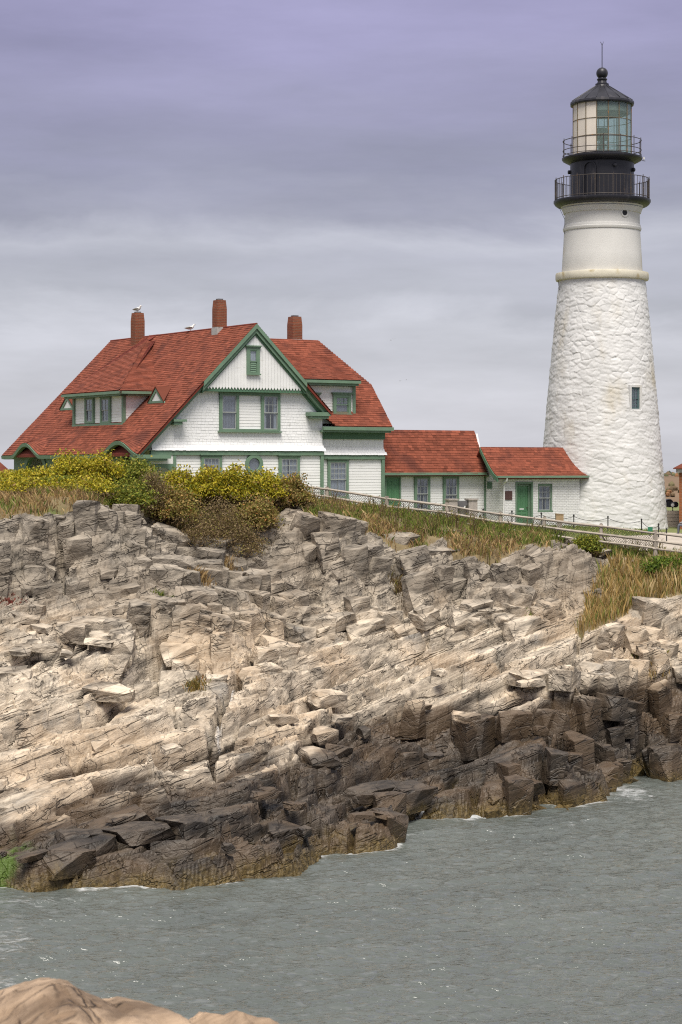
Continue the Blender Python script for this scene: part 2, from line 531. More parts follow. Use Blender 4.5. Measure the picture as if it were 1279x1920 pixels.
COLS = {
    -420: [(1690, None), (1600, 57), (1500, 61), (1400, 64.5), (1300, 68), (1200, 71.5), (1100, 75.5), (1000, 78), (945, 81)],
    -200: [(1680, None), (1600, 57), (1500, 61), (1400, 64.5), (1300, 68), (1200, 71.5), (1095, 75.5), (985, 77.5), (940, 81)],
    0: [(1670, None), (1640, 57), (1560, 59), (1500, 61), (1440, 63.5), (1380, 65.5), (1300, 68), (1220, 71), (1150, 74), (1090, 76.5), (985, 78), (940, 81)],
    160: [(1672, None), (1600, 56.8), (1560, 58.5), (1500, 61), (1440, 63.5), (1370, 66.5), (1300, 69), (1220, 72), (1150, 75), (1088, 77.5), (962, 79.3), (935, 83)],
    320: [(1668, None), (1590, 57.2), (1540, 59.5), (1480, 62), (1430, 64.5), (1350, 68), (1280, 71.5), (1237, 73), (1150, 74.5), (1100, 77.5), (1060, 80), (1000, 83), (950, 86)],
    480: [(1650, None), (1560, 58.6), (1500, 61.5), (1440, 64.5), (1370, 68), (1290, 72), (1220, 76), (1160, 78.5), (1100, 81), (1020, 84), (960, 86.5)],
    595: [(1615, None), (1545, 61.3), (1500, 63), (1450, 66), (1390, 69), (1340, 72), (1250, 76.5), (1180, 80), (1125, 82), (1010, 84), (958, 87)],
    760: [(1552, None), (1520, 66.6), (1470, 68.5), (1410, 71), (1350, 73.5), (1270, 77), (1200, 80), (1140, 82.5), (1060, 84.5), (1000, 87), (968, 89)],
    900: [(1530, None), (1480, 69), (1420, 71), (1370, 73), (1290, 76), (1210, 79.5), (1150, 82), (1080, 84.2), (1020, 87), (988, 89.5)],
    1060: [(1512, None), (1430, 70.9), (1380, 73.5), (1300, 76.5), (1230, 79.5), (1170, 82), (1120, 83.5), (1048, 85), (1015, 88.5)],
    1165: [(1468, None), (1400, 76), (1330, 77.5), (1250, 79.5), (1180, 82), (1130, 84.5), (1062, 87), (1040, 89)],
    1279: [(1447, None), (1380, 79), (1300, 80.5), (1240, 81.5), (1130, 84.5), (1062, 87.5), (1044, 89.5)],
    1480: [(1430, None), (1380, 81), (1300, 82.5), (1240, 83.5), (1130, 86.5), (1065, 89.0), (1048, 91)],
    1700: [(1420, None), (1380, 82), (1300, 83.5), (1240, 85), (1130, 88), (1065, 91), (1050, 93)],
}
ctrl = []
for px, lst in COLS.items():
    for py, Y in lst:
        if Y is None:
            Y = H * F / (py - HZ)
            d = at(px, py, Y - 3.0); ctrl.append((d.x, d.y, -2.2))
            d = at(px, py, Y - 9.0); ctrl.append((d.x, d.y, -4.0))
        p = at(px, py, Y)
        ctrl.append((p.x, p.y, p.z))
# the headland behind: under the house, the passage, the tower and beyond
for px, Y, z in [(-420, 90, 10.2), (-200, 90, 10.1), (0, 90, 10.1), (160, 90, 10.1), (325, 90, 10.0), (325, 97, 9.75), (480, 92, 9.8), (605, 92, 9.65), (605, 99, 9.45), (720, 93, 9.25),
                 (720, 101, 9.15), (820, 94, 8.95), (820, 103, 8.85), (911, 103, 8.75), (911, 94, 8.7), (1000, 93, 8.35), (1000, 104, 8.5), (1090, 105, 8.38), (1130, 94, 7.95),
                 (1130, 104, 8.35), (1250, 95, 7.72), (1250, 104, 8.1), (1400, 97, 7.8), (1400, 106, 8.1), (1700, 104, 8.0),
                 (-300, 115, 9.7), (200, 115, 9.6), (640, 118, 9.0), (1000, 120, 8.6), (1300, 120, 8.2), (1700, 122, 8.0), (-300, 150, 8.5), (640, 150, 8.0), (1500, 150, 7.5)]:
    p = at(px, HZ, Y); ctrl.append((p.x, p.y, z))
ctrl = np.array(ctrl)


def tps(r2):
    return np.where(r2 > 1e-9, r2 * np.log(np.maximum(r2, 1e-9)), 0.0)


_n = len(ctrl)
_A = np.zeros((_n + 3, _n + 3))
_d = (ctrl[:, None, 0] - ctrl[None, :, 0]) ** 2 + (ctrl[:, None, 1] - ctrl[None, :, 1]) ** 2
_A[:_n, :_n] = tps(_d) + np.eye(_n) * 1.5
_A[:_n, _n:] = np.c_[np.ones(_n), ctrl[:, :2]]
_A[_n:, :_n] = _A[:_n, _n:].T
_w = np.linalg.solve(_A, np.r_[ctrl[:, 2], 0, 0, 0])
BS = .2
BX = np.arange(-34, 38.01, BS); BY = np.arange(46, 125.01, BS)
_gx, _gy = np.meshgrid(BX, BY)
_q = np.c_[_gx.ravel(), _gy.ravel()]
_bz = np.empty(len(_q))
for i in range(0, len(_q), 20000):
    c = _q[i:i + 20000]
    r2 = (c[:, None, 0] - ctrl[None, :, 0]) ** 2 + (c[:, None, 1] - ctrl[None, :, 1]) ** 2
    _bz[i:i + 20000] = tps(r2) @ _w[:_n] + _w[_n] + c @ _w[_n + 1:]
BZ = np.clip(_bz.reshape(_gx.shape), -5, 10.6)


def _carve(px, py, Y, rx, ry, d):
    """clefts (d > 0) and bosses (d < 0) seen in the outcrop"""
    X = (px - CX) * Y / F
    return d * np.exp(-((_gx - X) / rx) ** 2 - ((_gy - Y) / ry) ** 2)


for f_ in ((305, 1215, 73.6, 1.0, .9, 1.5), (250, 1250, 72.0, .8, .7, .7), (752, 1105, 83.4, .45, 1.3, 1.6), (590, 1065, 83.0, .40, 1.2, 1.5), (1048, 1100, 84.0, .55, .8, 1.5),
           (118, 1050, 78.2, .40, 1.0, 1.3), (860, 1090, 84.2, .40, 1.0, 1.2), (690, 1080, 83.6, .35, .9, 1.0), (365, 1260, 73.5, .5, .6, .8), (1085, 1070, 85.2, 1.0, .9, -.7),
           (60, 1010, 78.5, .9, .8, -.5), (215, 990, 79.5, 1.2, .8, -.4), (550, 1010, 83.8, .9, .8, -.5), (800, 1060, 84.5, .8, .8, -.5), (1120, 1440, 71.6, .9, .7, -.6), (985, 1440, 70.6, 1.0, .7, -.35),
           (760, 1340, 73.4, 2.0, .5, .45), (900, 1360, 73.0, 1.6, .5, .4), (560, 1440, 66.5, 1.6, .6, .4), (300, 1460, 63.2, 1.8, .5, .4), (160, 1540, 59.4, 1.5, .6, .35), (690, 1545, 64.6, .9, .9, -.55), (1215, 1290, 80.0, .5, .8, .6)):
    BZ = BZ - _carve(*f_)
# the shoreline as it runs in the photograph: ledges step out, end bluntly and notch back
SHORE = [(-900, 1700), (-420, 1690), (0, 1668), (60, 1678), (120, 1672), (165, 1667), (250, 1662), (330, 1671), (420, 1661), (500, 1649), (570, 1641), (603, 1620), (600, 1604), (640, 1600), (700, 1599), (752, 1590),
         (765, 1572), (752, 1549), (800, 1538), (860, 1537), (925, 1529), (985, 1531), (1012, 1516), (1018, 1507), (1075, 1513), (1142, 1501), (1150, 1486), (1165, 1470), (1185, 1455), (1205, 1440), (1240, 1471), (1279, 1452), (1400, 1440), (1900, 1405)]
SW = [((px - CX) * (H * F / (py - HZ)) / F, H * F / (py - HZ)) for px, py in SHORE]
_land = in_poly(_gx, _gy, SW + [(60, 200), (-60, 200)])
_sd = np.full(_gx.shape, 1e9)
for (ax, ay), (bx, by) in zip(SW[:-1], SW[1:]):
    t = np.clip(((_gx - ax) * (bx - ax) + (_gy - ay) * (by - ay)) / ((bx - ax) ** 2 + (by - ay) ** 2), 0, 1)
    _sd = np.minimum(_sd, np.hypot(_gx - ax - t * (bx - ax), _gy - ay - t * (by - ay)))
_sd = np.where(_land, _sd, -_sd)
BZ = np.where(_sd > 0, np.maximum(BZ, np.minimum(.85 + .10 * _sd, -.3 + _sd * 3.2)), np.minimum(BZ, -.3 + .9 * _sd))
BGY, BGX = np.gradient(BZ, BS, BS)


def samp(G, X, Y):
    fx = np.clip((X - BX[0]) / BS, 0, len(BX) - 1.001); fy = np.clip((Y - BY[0]) / BS, 0, len(BY) - 1.001)
    ix = fx.astype(int); iy = fy.astype(int); fx = fx - ix; fy = fy - iy
    return (G[iy, ix] * (1 - fx) + G[iy, ix + 1] * fx) * (1 - fy) + (G[iy + 1, ix] * (1 - fx) + G[iy + 1, ix + 1] * fx) * fy


GB = np.array([(-600, 960), (0, 965), (100, 963), (170, 952), (262, 962), (330, 1000), (360, 1018), (430, 1018), (480, 995), (515, 958), (560, 945), (605, 985), (650, 972), (700, 1003),
               (740, 1040), (790, 1030), (832, 1006), (862, 1045), (930, 1052), (960, 1028), (1040, 1012), (1100, 1018), (1135, 1040), (1165, 1046), (1900, 1052)], float)
REED = [(1078, 1174), (1118, 1110), (1142, 1066), (1215, 1062), (1320, 1070), (1320, 1108), (1225, 1122), (1160, 1152), (1110, 1180)]


def proj(X, Y, Z):
    return CX + X * F / Y, HZ - (Z - H) * F / Y


def grass_mask(X, Y):
    """1 where soil and grass cover the bank, 2 in the reed patch"""
    Z = samp(BZ, X, Y)
    px, py = proj(X, Y, Z)
    b = np.interp(px, GB[:, 0], GB[:, 1]) + 26 * (fbm(X * 1.1, Y * 1.1, 3, 90) - .5)
    g = (py < b)
    rd = in_poly(px + 30 * (fbm(X * 1.2, Y * 1.2, 3, 92) - .5), py, REED)
    return np.where(rd, 2, np.where(g | (Y > 92), 1, 0))


SA = math.radians(37)
CSA, SSA = math.cos(SA), math.sin(SA)


def slab_zone(X, Y):
    """1 on the broad smooth slabs of the middle slope, 0 on crags and the shore ledges"""
    Z = samp(BZ, X, Y)
    sl = np.hypot(samp(BGX, X, Y), samp(BGY, X, Y))
    f = sstep(.75, .5, sl) * sstep(6.2, 5.2, Z)
    return f * (.35 + .65 * sstep(.36, .5, fbm(X * .16 + 5, Y * .16, 2, 88)))


DIPX, DIPY = .26, .02             # the beds rise to the right and inland


def rock_relief(X, Y):
    """terraces cut along dipping beds, broken along joints"""
    wx = .7 * (fbm(X * .4, Y * .4, 3, 5) - .5); wy = .7 * (fbm(X * .4, Y * .4, 3, 15) - .5)
    XX = X + wx; YY = Y + wy
    fold = 1.4 * (fbm(X * .11 + 7, Y * .11, 2, 35) - .5)          # gentle folding of the beds
    p = XX * CSA + YY * SSA
    q = -XX * SSA + YY * CSA
    base = samp(BZ, X, Y)
    slab = slab_zone(X, Y)
    bed = DIPX * X + DIPY * Y + fold

    def joint(sp, sq, seed, rot=0.0):
        pp, qq = p, q
        if rot:
            c, s = math.cos(rot), math.sin(rot)
            pp, qq = p * c + q * s, -p * s + q * c
        cx, cy, bi, bj, e = voro(pp / sp, qq / sq, seed, .8)
        return (hash2(bi, bj, seed + 5) - .5, pp - cx * sp, qq - cy * sq, hash2(bi, bj, seed + 6) - .5, hash2(bi, bj, seed + 7) - .5, e * min(sp, sq))

    def tread(t, ramp):
        fl = np.floor(t)
        return fl + sstep(1 - ramp, 1, t - fl)

    h1, dp1, dq1, a1, b1, e1 = joint(5.4, 1.9, 21)
    T1 = .74 + .35 * (vnoise(X * .12, Y * .12, 36) - .5)
    s = base - bed
    zA = bed + T1 * tread((s + h1 * .62 * (1 - .3 * slab)) / T1 + .5, .09) - .5 * T1
    zA = zA + (a1 * dp1 * .05 + b1 * dq1 * .08)
    res = base - zA
    # thinner beds inside each terrace
    h2, dp2, dq2, a2, b2, e2 = joint(1.25, .55, 31)
    T2 = .19
    m2 = (1 - .82 * slab) * (.45 + .8 * vnoise(X * .5, Y * .5, 46))
    zB = T2 * tread((res + h2 * .34) / T2 + .5, .16) - .5 * T2
    z = zA + np.clip(m2, 0, 1) * zB + m2 * (a2 * dp2 * .14 + b2 * dq2 * .20)
    m3 = sstep(.47, .60, fbm(X * .22 + 3, Y * .22, 3, 61)) * (1 - .5 * slab)
    h3, dp3, dq3, a3, b3, e3 = joint(1.7, .50, 41, math.radians(-64))
    z = z + m3 * (h3 * .24 + a3 * dp3 * .12 + b3 * dq3 * .22)
    h4, dp4, dq4, a4, b4, e4 = joint(.55, .24, 51)
    z = z + (1 - .8 * slab) * (h4 * .05 + a4 * dp4 * .14 + b4 * dq4 * .14)
    # open joints
    jm = sstep(.38, .58, fbm(X * .35, Y * .35, 2, 95))
    z = z - .75 * jm * (1 - sstep(.0, .13, e1)) - .10 * (1 - .5 * slab) * (1 - sstep(.0, .045, e2)) - .06 * m3 * (1 - sstep(0, .045, e3))
    z = z + .05 * (fbm(X * 3.5, Y * 3.5, 3, 71) - .5)
    # the long fractures and ledges that cross the whole outcrop
    for k_, (line, dep, wid, stp) in enumerate(FRACT):
        jx = X + .35 * (fbm(X * .9, Y * .9, 3, 700 + k_) - .5); jy = Y + .5 * (fbm(X * .9, Y * .9, 3, 720 + k_) - .5)
        best = np.full(X.shape, 1e9); side = np.zeros_like(X)
        for (ax, ay), (bx, by) in zip(line[:-1], line[1:]):
            L2 = (bx - ax) ** 2 + (by - ay) ** 2
            t = ((jx - ax) * (bx - ax) + (jy - ay) * (by - ay)) / L2
            tc = np.clip(t, 0, 1)
            d = np.hypot(jx - ax - tc * (bx - ax), jy - ay - tc * (by - ay))
            cr_ = ((bx - ax) * (jy - ay) - (by - ay) * (jx - ax)) / math.sqrt(L2)
            m_ = d < best
            best = np.where(m_, d, best)
            side = np.where(m_, np.where((t > -.02) & (t < 1.02), cr_, 9.0), side)
        z = z - dep * (1 - sstep(0, wid, best)) * (.5 + .8 * vnoise(X * .6, Y * .6, 740 + k_))
        z = z - stp * (side < 0) * np.exp(-np.abs(side) / 1.1) * (best < 3.0)
    return z


def hit(px, py, y0=54.0, y1=120.0):
    """where the ray through a photo pixel meets the base terrain"""
    Y = np.arange(y0, y1, .05)
    X = (px - CX) * Y / F
    Z = H + (HZ - py) * Y / F
    b = samp(BZ, X, Y)
    k = np.argmax(b >= Z) if (b >= Z).any() else len(Y) - 1
    return float(X[k]), float(Y[k]), float(b[k])


FRACT_PX = [
    ([(60, 1432), (260, 1400), (420, 1345), (560, 1268), (720, 1192)], .55, .16, .35),
    ([(0, 1352), (180, 1300), (340, 1262)], .5, .15, .30),
    ([(400, 1420), (396, 1345), (430, 1285), (482, 1230)], .6, .14, .0),
    ([(560, 1395), (660, 1330), (790, 1262), (930, 1212)], .5, .15, .35),
    ([(740, 1345), (880, 1300), (1060, 1272), (1200, 1262)], .65, .18, .50),
    ([(620, 1445), (760, 1395), (900, 1372), (1080, 1352), (1160, 1320)], .55, .16, .45),
    ([(120, 1500), (300, 1478), (470, 1462), (600, 1440)], .55, .16, .45),
    ([(60, 1575), (240, 1548), (420, 1535), (570, 1505)], .5, .16, .40),
    ([(1100, 1225), (1180, 1195), (1279, 1160)], .5, .15, .30),
    ([(250, 1265), (285, 1225), (310, 1165)], .7, .22, .0),
    ([(690, 1260), (742, 1215), (830, 1168)], .45, .13, .2),
    ([(20, 1225), (140, 1190), (270, 1150)], .45, .14, .3),
    ([(470, 1190), (600, 1160), (700, 1150), (800, 1155)], .5, .16, .35),
    ([(1015, 1500), (1025, 1440), (1050, 1385), (1110, 1330)], .8, .20, .0),
    ([(770, 1530), (800, 1470), (860, 1420)], .6, .16, .0)]
FRACT = [([hit(*q)[:2] for q in ln], d_ * 2.0, w_ * 1.45, s_ * 1.5) for ln, d_, w_, s_ in FRACT_PX]


def nonuni(lo, hi, dl, dh, step, g=1.18, mx=8.0):
    a = list(np.arange(dl, dh + step * .5, step))
    s = step
    left = []
    x = dl
    while x > lo:
        s = min(s * g, mx); x -= s; left.append(x)
    s = step; right = []; x = a[-1]
    while x < hi:
        s = min(s * g, mx); x += s; right.append(x)
    return np.array(left[::-1] + a + right)


TX = nonuni(-90, 120, -13.6, 14.8, .052)
TY = nonuni(46, 200, 55.0, 91.0, .066)
GX, GY = np.meshgrid(TX, TY)
gm = grass_mask(GX, GY)
ga = np.where(gm > 0, 1.0, 0.0)
# soften the change from rock to soil
for _ in range(10):
    ga[1:-1, 1:-1] = (ga[1:-1, 1:-1] * 2 + ga[:-2, 1:-1] + ga[2:, 1:-1] + ga[1:-1, :-2] + ga[1:-1, 2:]) / 6
zb = samp(BZ, GX, GY)
zr = rock_relief(GX, GY)
zs = zb + .16 * (fbm(GX * .9, GY * .9, 4, 80) - .5) * sstep(95, 86, GY)
TZ = zr * (1 - ga) + zs * ga
TZ = np.where(GX < -34, np.minimum(TZ, 9.5), TZ)


def ground(x, y):
    """height of the finished terrain"""
    i = np.clip(np.searchsorted(TX, x) - 1, 0, len(TX) - 2); j = np.clip(np.searchsorted(TY, y) - 1, 0, len(TY) - 2)
    fx = np.clip((x - TX[i]) / (TX[i + 1] - TX[i]), 0, 1); fy = np.clip((y - TY[j]) / (TY[j + 1] - TY[j]), 0, 1)
    return (TZ[j, i] * (1 - fx) + TZ[j, i + 1] * fx) * (1 - fy) + (TZ[j + 1, i] * (1 - fx) + TZ[j + 1, i + 1] * fx) * fy


def rock_material(name='ledge_rock', warm=0.0):
    m = bpy.data.materials.new(name)
    n, l = nodes_of(m)
    b = n['Principled BSDF']
    geo = n.new('ShaderNodeNewGeometry')

    def mp(rot, sc):
        x = n.new('ShaderNodeMapping'); x.vector_type = 'TEXTURE'; x.inputs['Rotation'].default_value = rot; x.inputs['Scale'].default_value = tuple(1 / c_ for c_ in sc)
        l.new(geo.outputs['Position'], x.inputs[0]); return x.outputs[0]

    def noise(v, s, d=6, r=.6, dist=0):
        x = n.new('ShaderNodeTexNoise'); x.inputs['Scale'].default_value = s; x.inputs['Detail'].default_value = d
        x.inputs['Roughness'].default_value = r; x.inputs['Distortion'].default_value = dist
        l.new(v, x.inputs['Vector']); return x.outputs['Fac']

    def rng_(v, a, b_, c=0., d=1., sm=True):
        x = n.new('ShaderNodeMapRange'); x.inputs['From Min'].default_value = a; x.inputs['From Max'].default_value = b_
        x.inputs['To Min'].default_value = c; x.inputs['To Max'].default_value = d
        if sm: x.interpolation_type = 'SMOOTHSTEP'
        l.new(v, x.inputs['Value']); return x.outputs[0]

    def mix(f, a, b_):
        x = n.new('ShaderNodeMix'); x.data_type = 'RGBA'
        for s, v in (('Factor', f), ('A', a), ('B', b_)):
            if isinstance(v, tuple): x.inputs[s].default_value = lin(v)
            elif isinstance(v, float): x.inputs[s].default_value = v
            else: l.new(v, x.inputs[s])
        return x.outputs['Result']

    def math_(op, a, b_, c=None):
        x = n.new('ShaderNodeMath'); x.operation = op
        for i, v in enumerate((a, b_, c)):
            if v is None: continue
            if isinstance(v, (int, float)): x.inputs[i].default_value = v
            else: l.new(v, x.inputs[i])
        return x.outputs[0]

    strike = mp((0, math.radians(-14), SA), (.34, 1.1, 2.0))
    plain = mp((0, 0, 0), (1, 1, 1))
    n1 = noise(strike, 1.5, 6, .64, .4)
    n2 = noise(plain, .28, 4)
    n3 = noise(plain, 1.3, 6)
    n4 = noise(plain, 9.0, 5, .7)
    c = mix(rng_(n1, .30, .68), (.125, .106, .084), (.70, .60, .47))
    c = mix(math_('MULTIPLY', rng_(n2, .42, .64), .55), c, (.46, .335, .215))                   # warm tan slabs
    c = mix(math_('MULTIPLY', rng_(noise(plain, .55, 5), .58, .72), .55), c, (.27, .265, .25))       # grey beds
    c = mix(math_('MULTIPLY', rng_(n3, .55, .72), .62), c, (.085, .074, .064))                  # black lichen
    c = mix(math_('MULTIPLY', rng_(n4, .62, .78), .35), c, (.40, .25, .11))                    # orange lichen
    c = mix(math_('MULTIPLY', rng_(n4, .42, .80), .40), c, (.50, .45, .37))
    sp = n.new('ShaderNodeSeparateXYZ'); l.new(geo.outputs['Position'], sp.inputs[0])
    c = mix(math_('MULTIPLY', rng_(math_('ADD', sp.outputs['Z'], math_('MULTIPLY_ADD', n3, 3.0, -1.5)), 4.8, 7.0), .72), c, mix(rng_(n1, .3, .7), (.070, .062, .052), (.285, .250, .205)))   # weathered grey crags above the wave-washed slabs
    # long hairline joints that follow the bedding, and a cross set
    def hair(v, s_, w):
        x = noise(v, s_, 3, .5, .2)
        return rng_(math_('ABSOLUTE', math_('SUBTRACT', x, .5), 0), 0.0, w, 1., 0.)
    bed = mp((0, math.radians(-14), SA), (.12, 1.1, 2.4))
    crs = mp((0, math.radians(-20), SA + math.radians(75)), (.16, .9, 1.2))
    ck = math_('MULTIPLY', hair(bed, .8, .020), 1.0)
    ck = math_('MAXIMUM', ck, math_('MULTIPLY', hair(crs, 1.2, .014), .7))
    ck = math_('MULTIPLY', ck, rng_(n3, .40, .60, .2, 1.))
    c = mix(math_('MULTIPLY', ck, .80), c, (.040, .033, .027))
    # vein of white quartz and green algae (laid out on the mesh)
    za = n.new('ShaderNodeAttribute'); za.attribute_name = 'zones'
    zs_ = n.new('ShaderNodeSeparateColor'); l.new(za.outputs['Color'], zs_.inputs[0])
    c = mix(math_('MULTIPLY', zs_.outputs[0], rng_(n4, .3, .55)), c, (.70, .68, .64))
    # tide zone: wet, dark, weed-grown rock by height above the sea
    thr = math_('MULTIPLY_ADD', sp.outputs['X'], .085, 2.25)
    thr = math_('ADD', thr, math_('MULTIPLY_ADD', noise(strike, .45, 5), 2.6, -1.3))
    rel = math_('SUBTRACT', sp.outputs['Z'], thr)
    near_only = rng_(sp.outputs['Y'], 40., 50.)
    wet = math_('MULTIPLY', rng_(rel, .38, -.22), near_only)
    wcol = mix(rng_(n1, .32, .66), (.008, .007, .0065), (.058, .044, .033))
    wcol = mix(math_('MULTIPLY', rng_(n2, .42, .6), .6), wcol, (.100, .062, .032))
    wcol = mix(math_('MULTIPLY', ck, .7), wcol, (.012, .010, .009))
    c = mix(math_('MULTIPLY', wet, .93), c, wcol)
    wz = math_('ADD', sp.outputs['Z'], math_('MULTIPLY_ADD', noise(plain, 1.4, 5), -1.6, .8))
    weed = math_('MULTIPLY', rng_(wz, .70, -.05), near_only)
    c = mix(math_('MULTIPLY', weed, .85), c, mix(rng_(n4, .35, .65), (.045, .032, .010), (.17, .120, .042)))
    c = mix(math_('MULTIPLY', zs_.outputs[1], rng_(n3, .43, .58)), c, (.085, .135, .025))
    if warm: c = mix(warm, c, mix(rng_(n1, .34, .62), (.17, .105, .06), (.46, .305, .185)))
    l.new(c, b.inputs['Base Color'])
    rg = rng_(wet, 0., 1., .9, .42, False)
    l.new(rg, b.inputs['Roughness'])
    b.inputs['Specular IOR Level'].default_value = .3
    h = math_('ADD', math_('MULTIPLY', n1, .085), math_('MULTIPLY', n4, .034))
    h = math_('SUBTRACT', h, math_('MULTIPLY', ck, .06))
    bp = n.new('ShaderNodeBump'); bp.inputs['Distance'].default_value = 1.0; bp.inputs['Strength'].default_value = .9
    l.new(h, bp.inputs['Height']); l.new(bp.outputs[0], b.inputs['Normal'])
    return m


M['rock'] = rock_material()
M['soil'] = mat('dry_grass_soil', (.17, .13, .07), .95, .35, 1.6, bump=.03, bscale=9, stain=(.13, .15, .05), stain_scale=.6)
M['lawn'] = mat('lawn_grass', (.15, .17, .06), .95, .25, .8, bump=.02, bscale=12, stain=(.22, .20, .09), stain_scale=.5)

ny, nx = GX.shape
idx = np.arange(ny * nx).reshape(ny, nx)
quads = np.stack([idx[:-1, :-1], idx[:-1, 1:], idx[1:, 1:], idx[1:, :-1]], -1).reshape(-1, 4)
gq = (ga[:-1, :-1] + ga[1:, 1:]).ravel() * .5
yq = GY[:-1, :-1].ravel(); xq = GX[:-1, :-1].ravel()
zq = np.maximum.reduce([TZ[:-1, :-1], TZ[1:, 1:], TZ[1:, :-1], TZ[:-1, 1:]]).ravel()
FENCE_Y = 90.0
is_lawn = (yq > FENCE_Y + .3)
is_bank = (~is_lawn) & (gq > .55)
is_rock = (~is_lawn) & (~is_bank) & (zq > -2.6)
TV = np.c_[GX.ravel(), GY.ravel(), TZ.ravel()]

# quartz vein and algae zones
def seg_d(X, Y, a, b):
    ax, ay = a; bx, by = b
    t = np.clip(((X - ax) * (bx - ax) + (Y - ay) * (by - ay)) / ((bx - ax) ** 2 + (by - ay) ** 2), 0, 1)
    return np.hypot(X - ax - t * (bx - ax), Y - ay - t * (by - ay))
va, vb, vc = hit(474, 1238), hit(437, 1290), hit(408, 1345)
XX = GX + .12 * (fbm(GX * 2, GY * 2, 3, 33) - .5)
vd = np.minimum(seg_d(XX, GY, va[:2], vb[:2]), seg_d(XX, GY, vb[:2], vc[:2]))
vein = .75 * sstep(.085, .02, vd)
vd2 = seg_d(XX, GY, hit(955, 1318)[:2], hit(930, 1400)[:2])
vein = np.maximum(vein, .8 * sstep(.09, .03, vd2))
al = hit(18, 1592)
algae = sstep(1.25, .4, np.hypot((GX - al[0]) * 1.6, (GY - al[1]) * .55)) * sstep(2.2, 1.4, TZ)
zones = np.zeros((ny * nx, 4), np.float32); zones[:, 0] = vein.ravel(); zones[:, 1] = algae.ravel(); zones[:, 3] = 1


def sub_mesh(name, sel, mt, smooth, zone=False):
    q = quads[sel]
    used, inv = np.unique(q.ravel(), return_inverse=True)
    me = mesh_np(name, TV[used], inv.reshape(-1, 4), mt, smooth)
    if zone:
        a = me.attributes.new('zones', 'FLOAT_COLOR', 'POINT')
        a.data.foreach_set('color', zones[used].ravel())
    return me


ledge = mobj('rock_ledge', sub_mesh('rock_ledge', is_rock, M['rock'], False, True), kind='structure')
bank = mobj('grass_bank', sub_mesh('grass_bank', is_bank, M['soil'], True), kind='structure')
lawn = mobj('lawn', sub_mesh('lawn', is_lawn, M['lawn'], True), kind='structure')

# angular blocks and slabs split off along bedding and joints
def block_template(seed):
    r = random.Random(seed)
    bm = bmesh.new()
    bmesh.ops.create_cube(bm, size=1.0)
    for v in bm.verts:
        v.co.x += r.uniform(-.16, .10) * (1 if v.co.x > 0 else -1)
        v.co.y += r.uniform(-.16, .08) * (1 if v.co.y > 0 else -1)
        v.co.z += r.uniform(-.10, .05) * (1 if v.co.z > 0 else -1)
    for _ in range(r.randint(2, 4)):
        a = Vector((r.choice((-1, 1)) * r.uniform(.3, 1), r.choice((-1, 1)) * r.uniform(.3, 1), r.uniform(-.2, .9))).normalized()
        res = bmesh.ops.bisect_plane(bm, geom=bm.verts[:] + bm.edges[:] + bm.faces[:], plane_co=a * r.uniform(.42, .56), plane_no=a, clear_outer=True)
        ed = [e for e in res['geom_cut'] if isinstance(e, bmesh.types.BMEdge)]
        if ed: bmesh.ops.edgeloop_fill(bm, edges=ed)
    bmesh.ops.triangulate(bm, faces=bm.faces[:])
    bmesh.ops.dissolve_limit(bm, angle_limit=.12, verts=bm.verts[:], edges=bm.edges[:])
    bmesh.ops.bevel(bm, geom=bm.edges[:], offset=.022, segments=1, affect='EDGES', profile=.5)
    bmesh.ops.triangulate(bm, faces=bm.faces[:])
    bmesh.ops.subdivide_edges(bm, edges=[e for e in bm.edges if e.calc_length() > .35], cuts=1)
    bmesh.ops.triangulate(bm, faces=bm.faces[:])
    for v in bm.verts:
        v.co += Vector((r.uniform(-1, 1), r.uniform(-1, 1), r.uniform(-1, 1))) * .016
    bmesh.ops.recalc_face_normals(bm, faces=bm.faces[:])
    me = bpy.data.meshes.new('rock_block')
    bm.to_mesh(me); bm.free()
    me.materials.append(M['rock'])
    return me


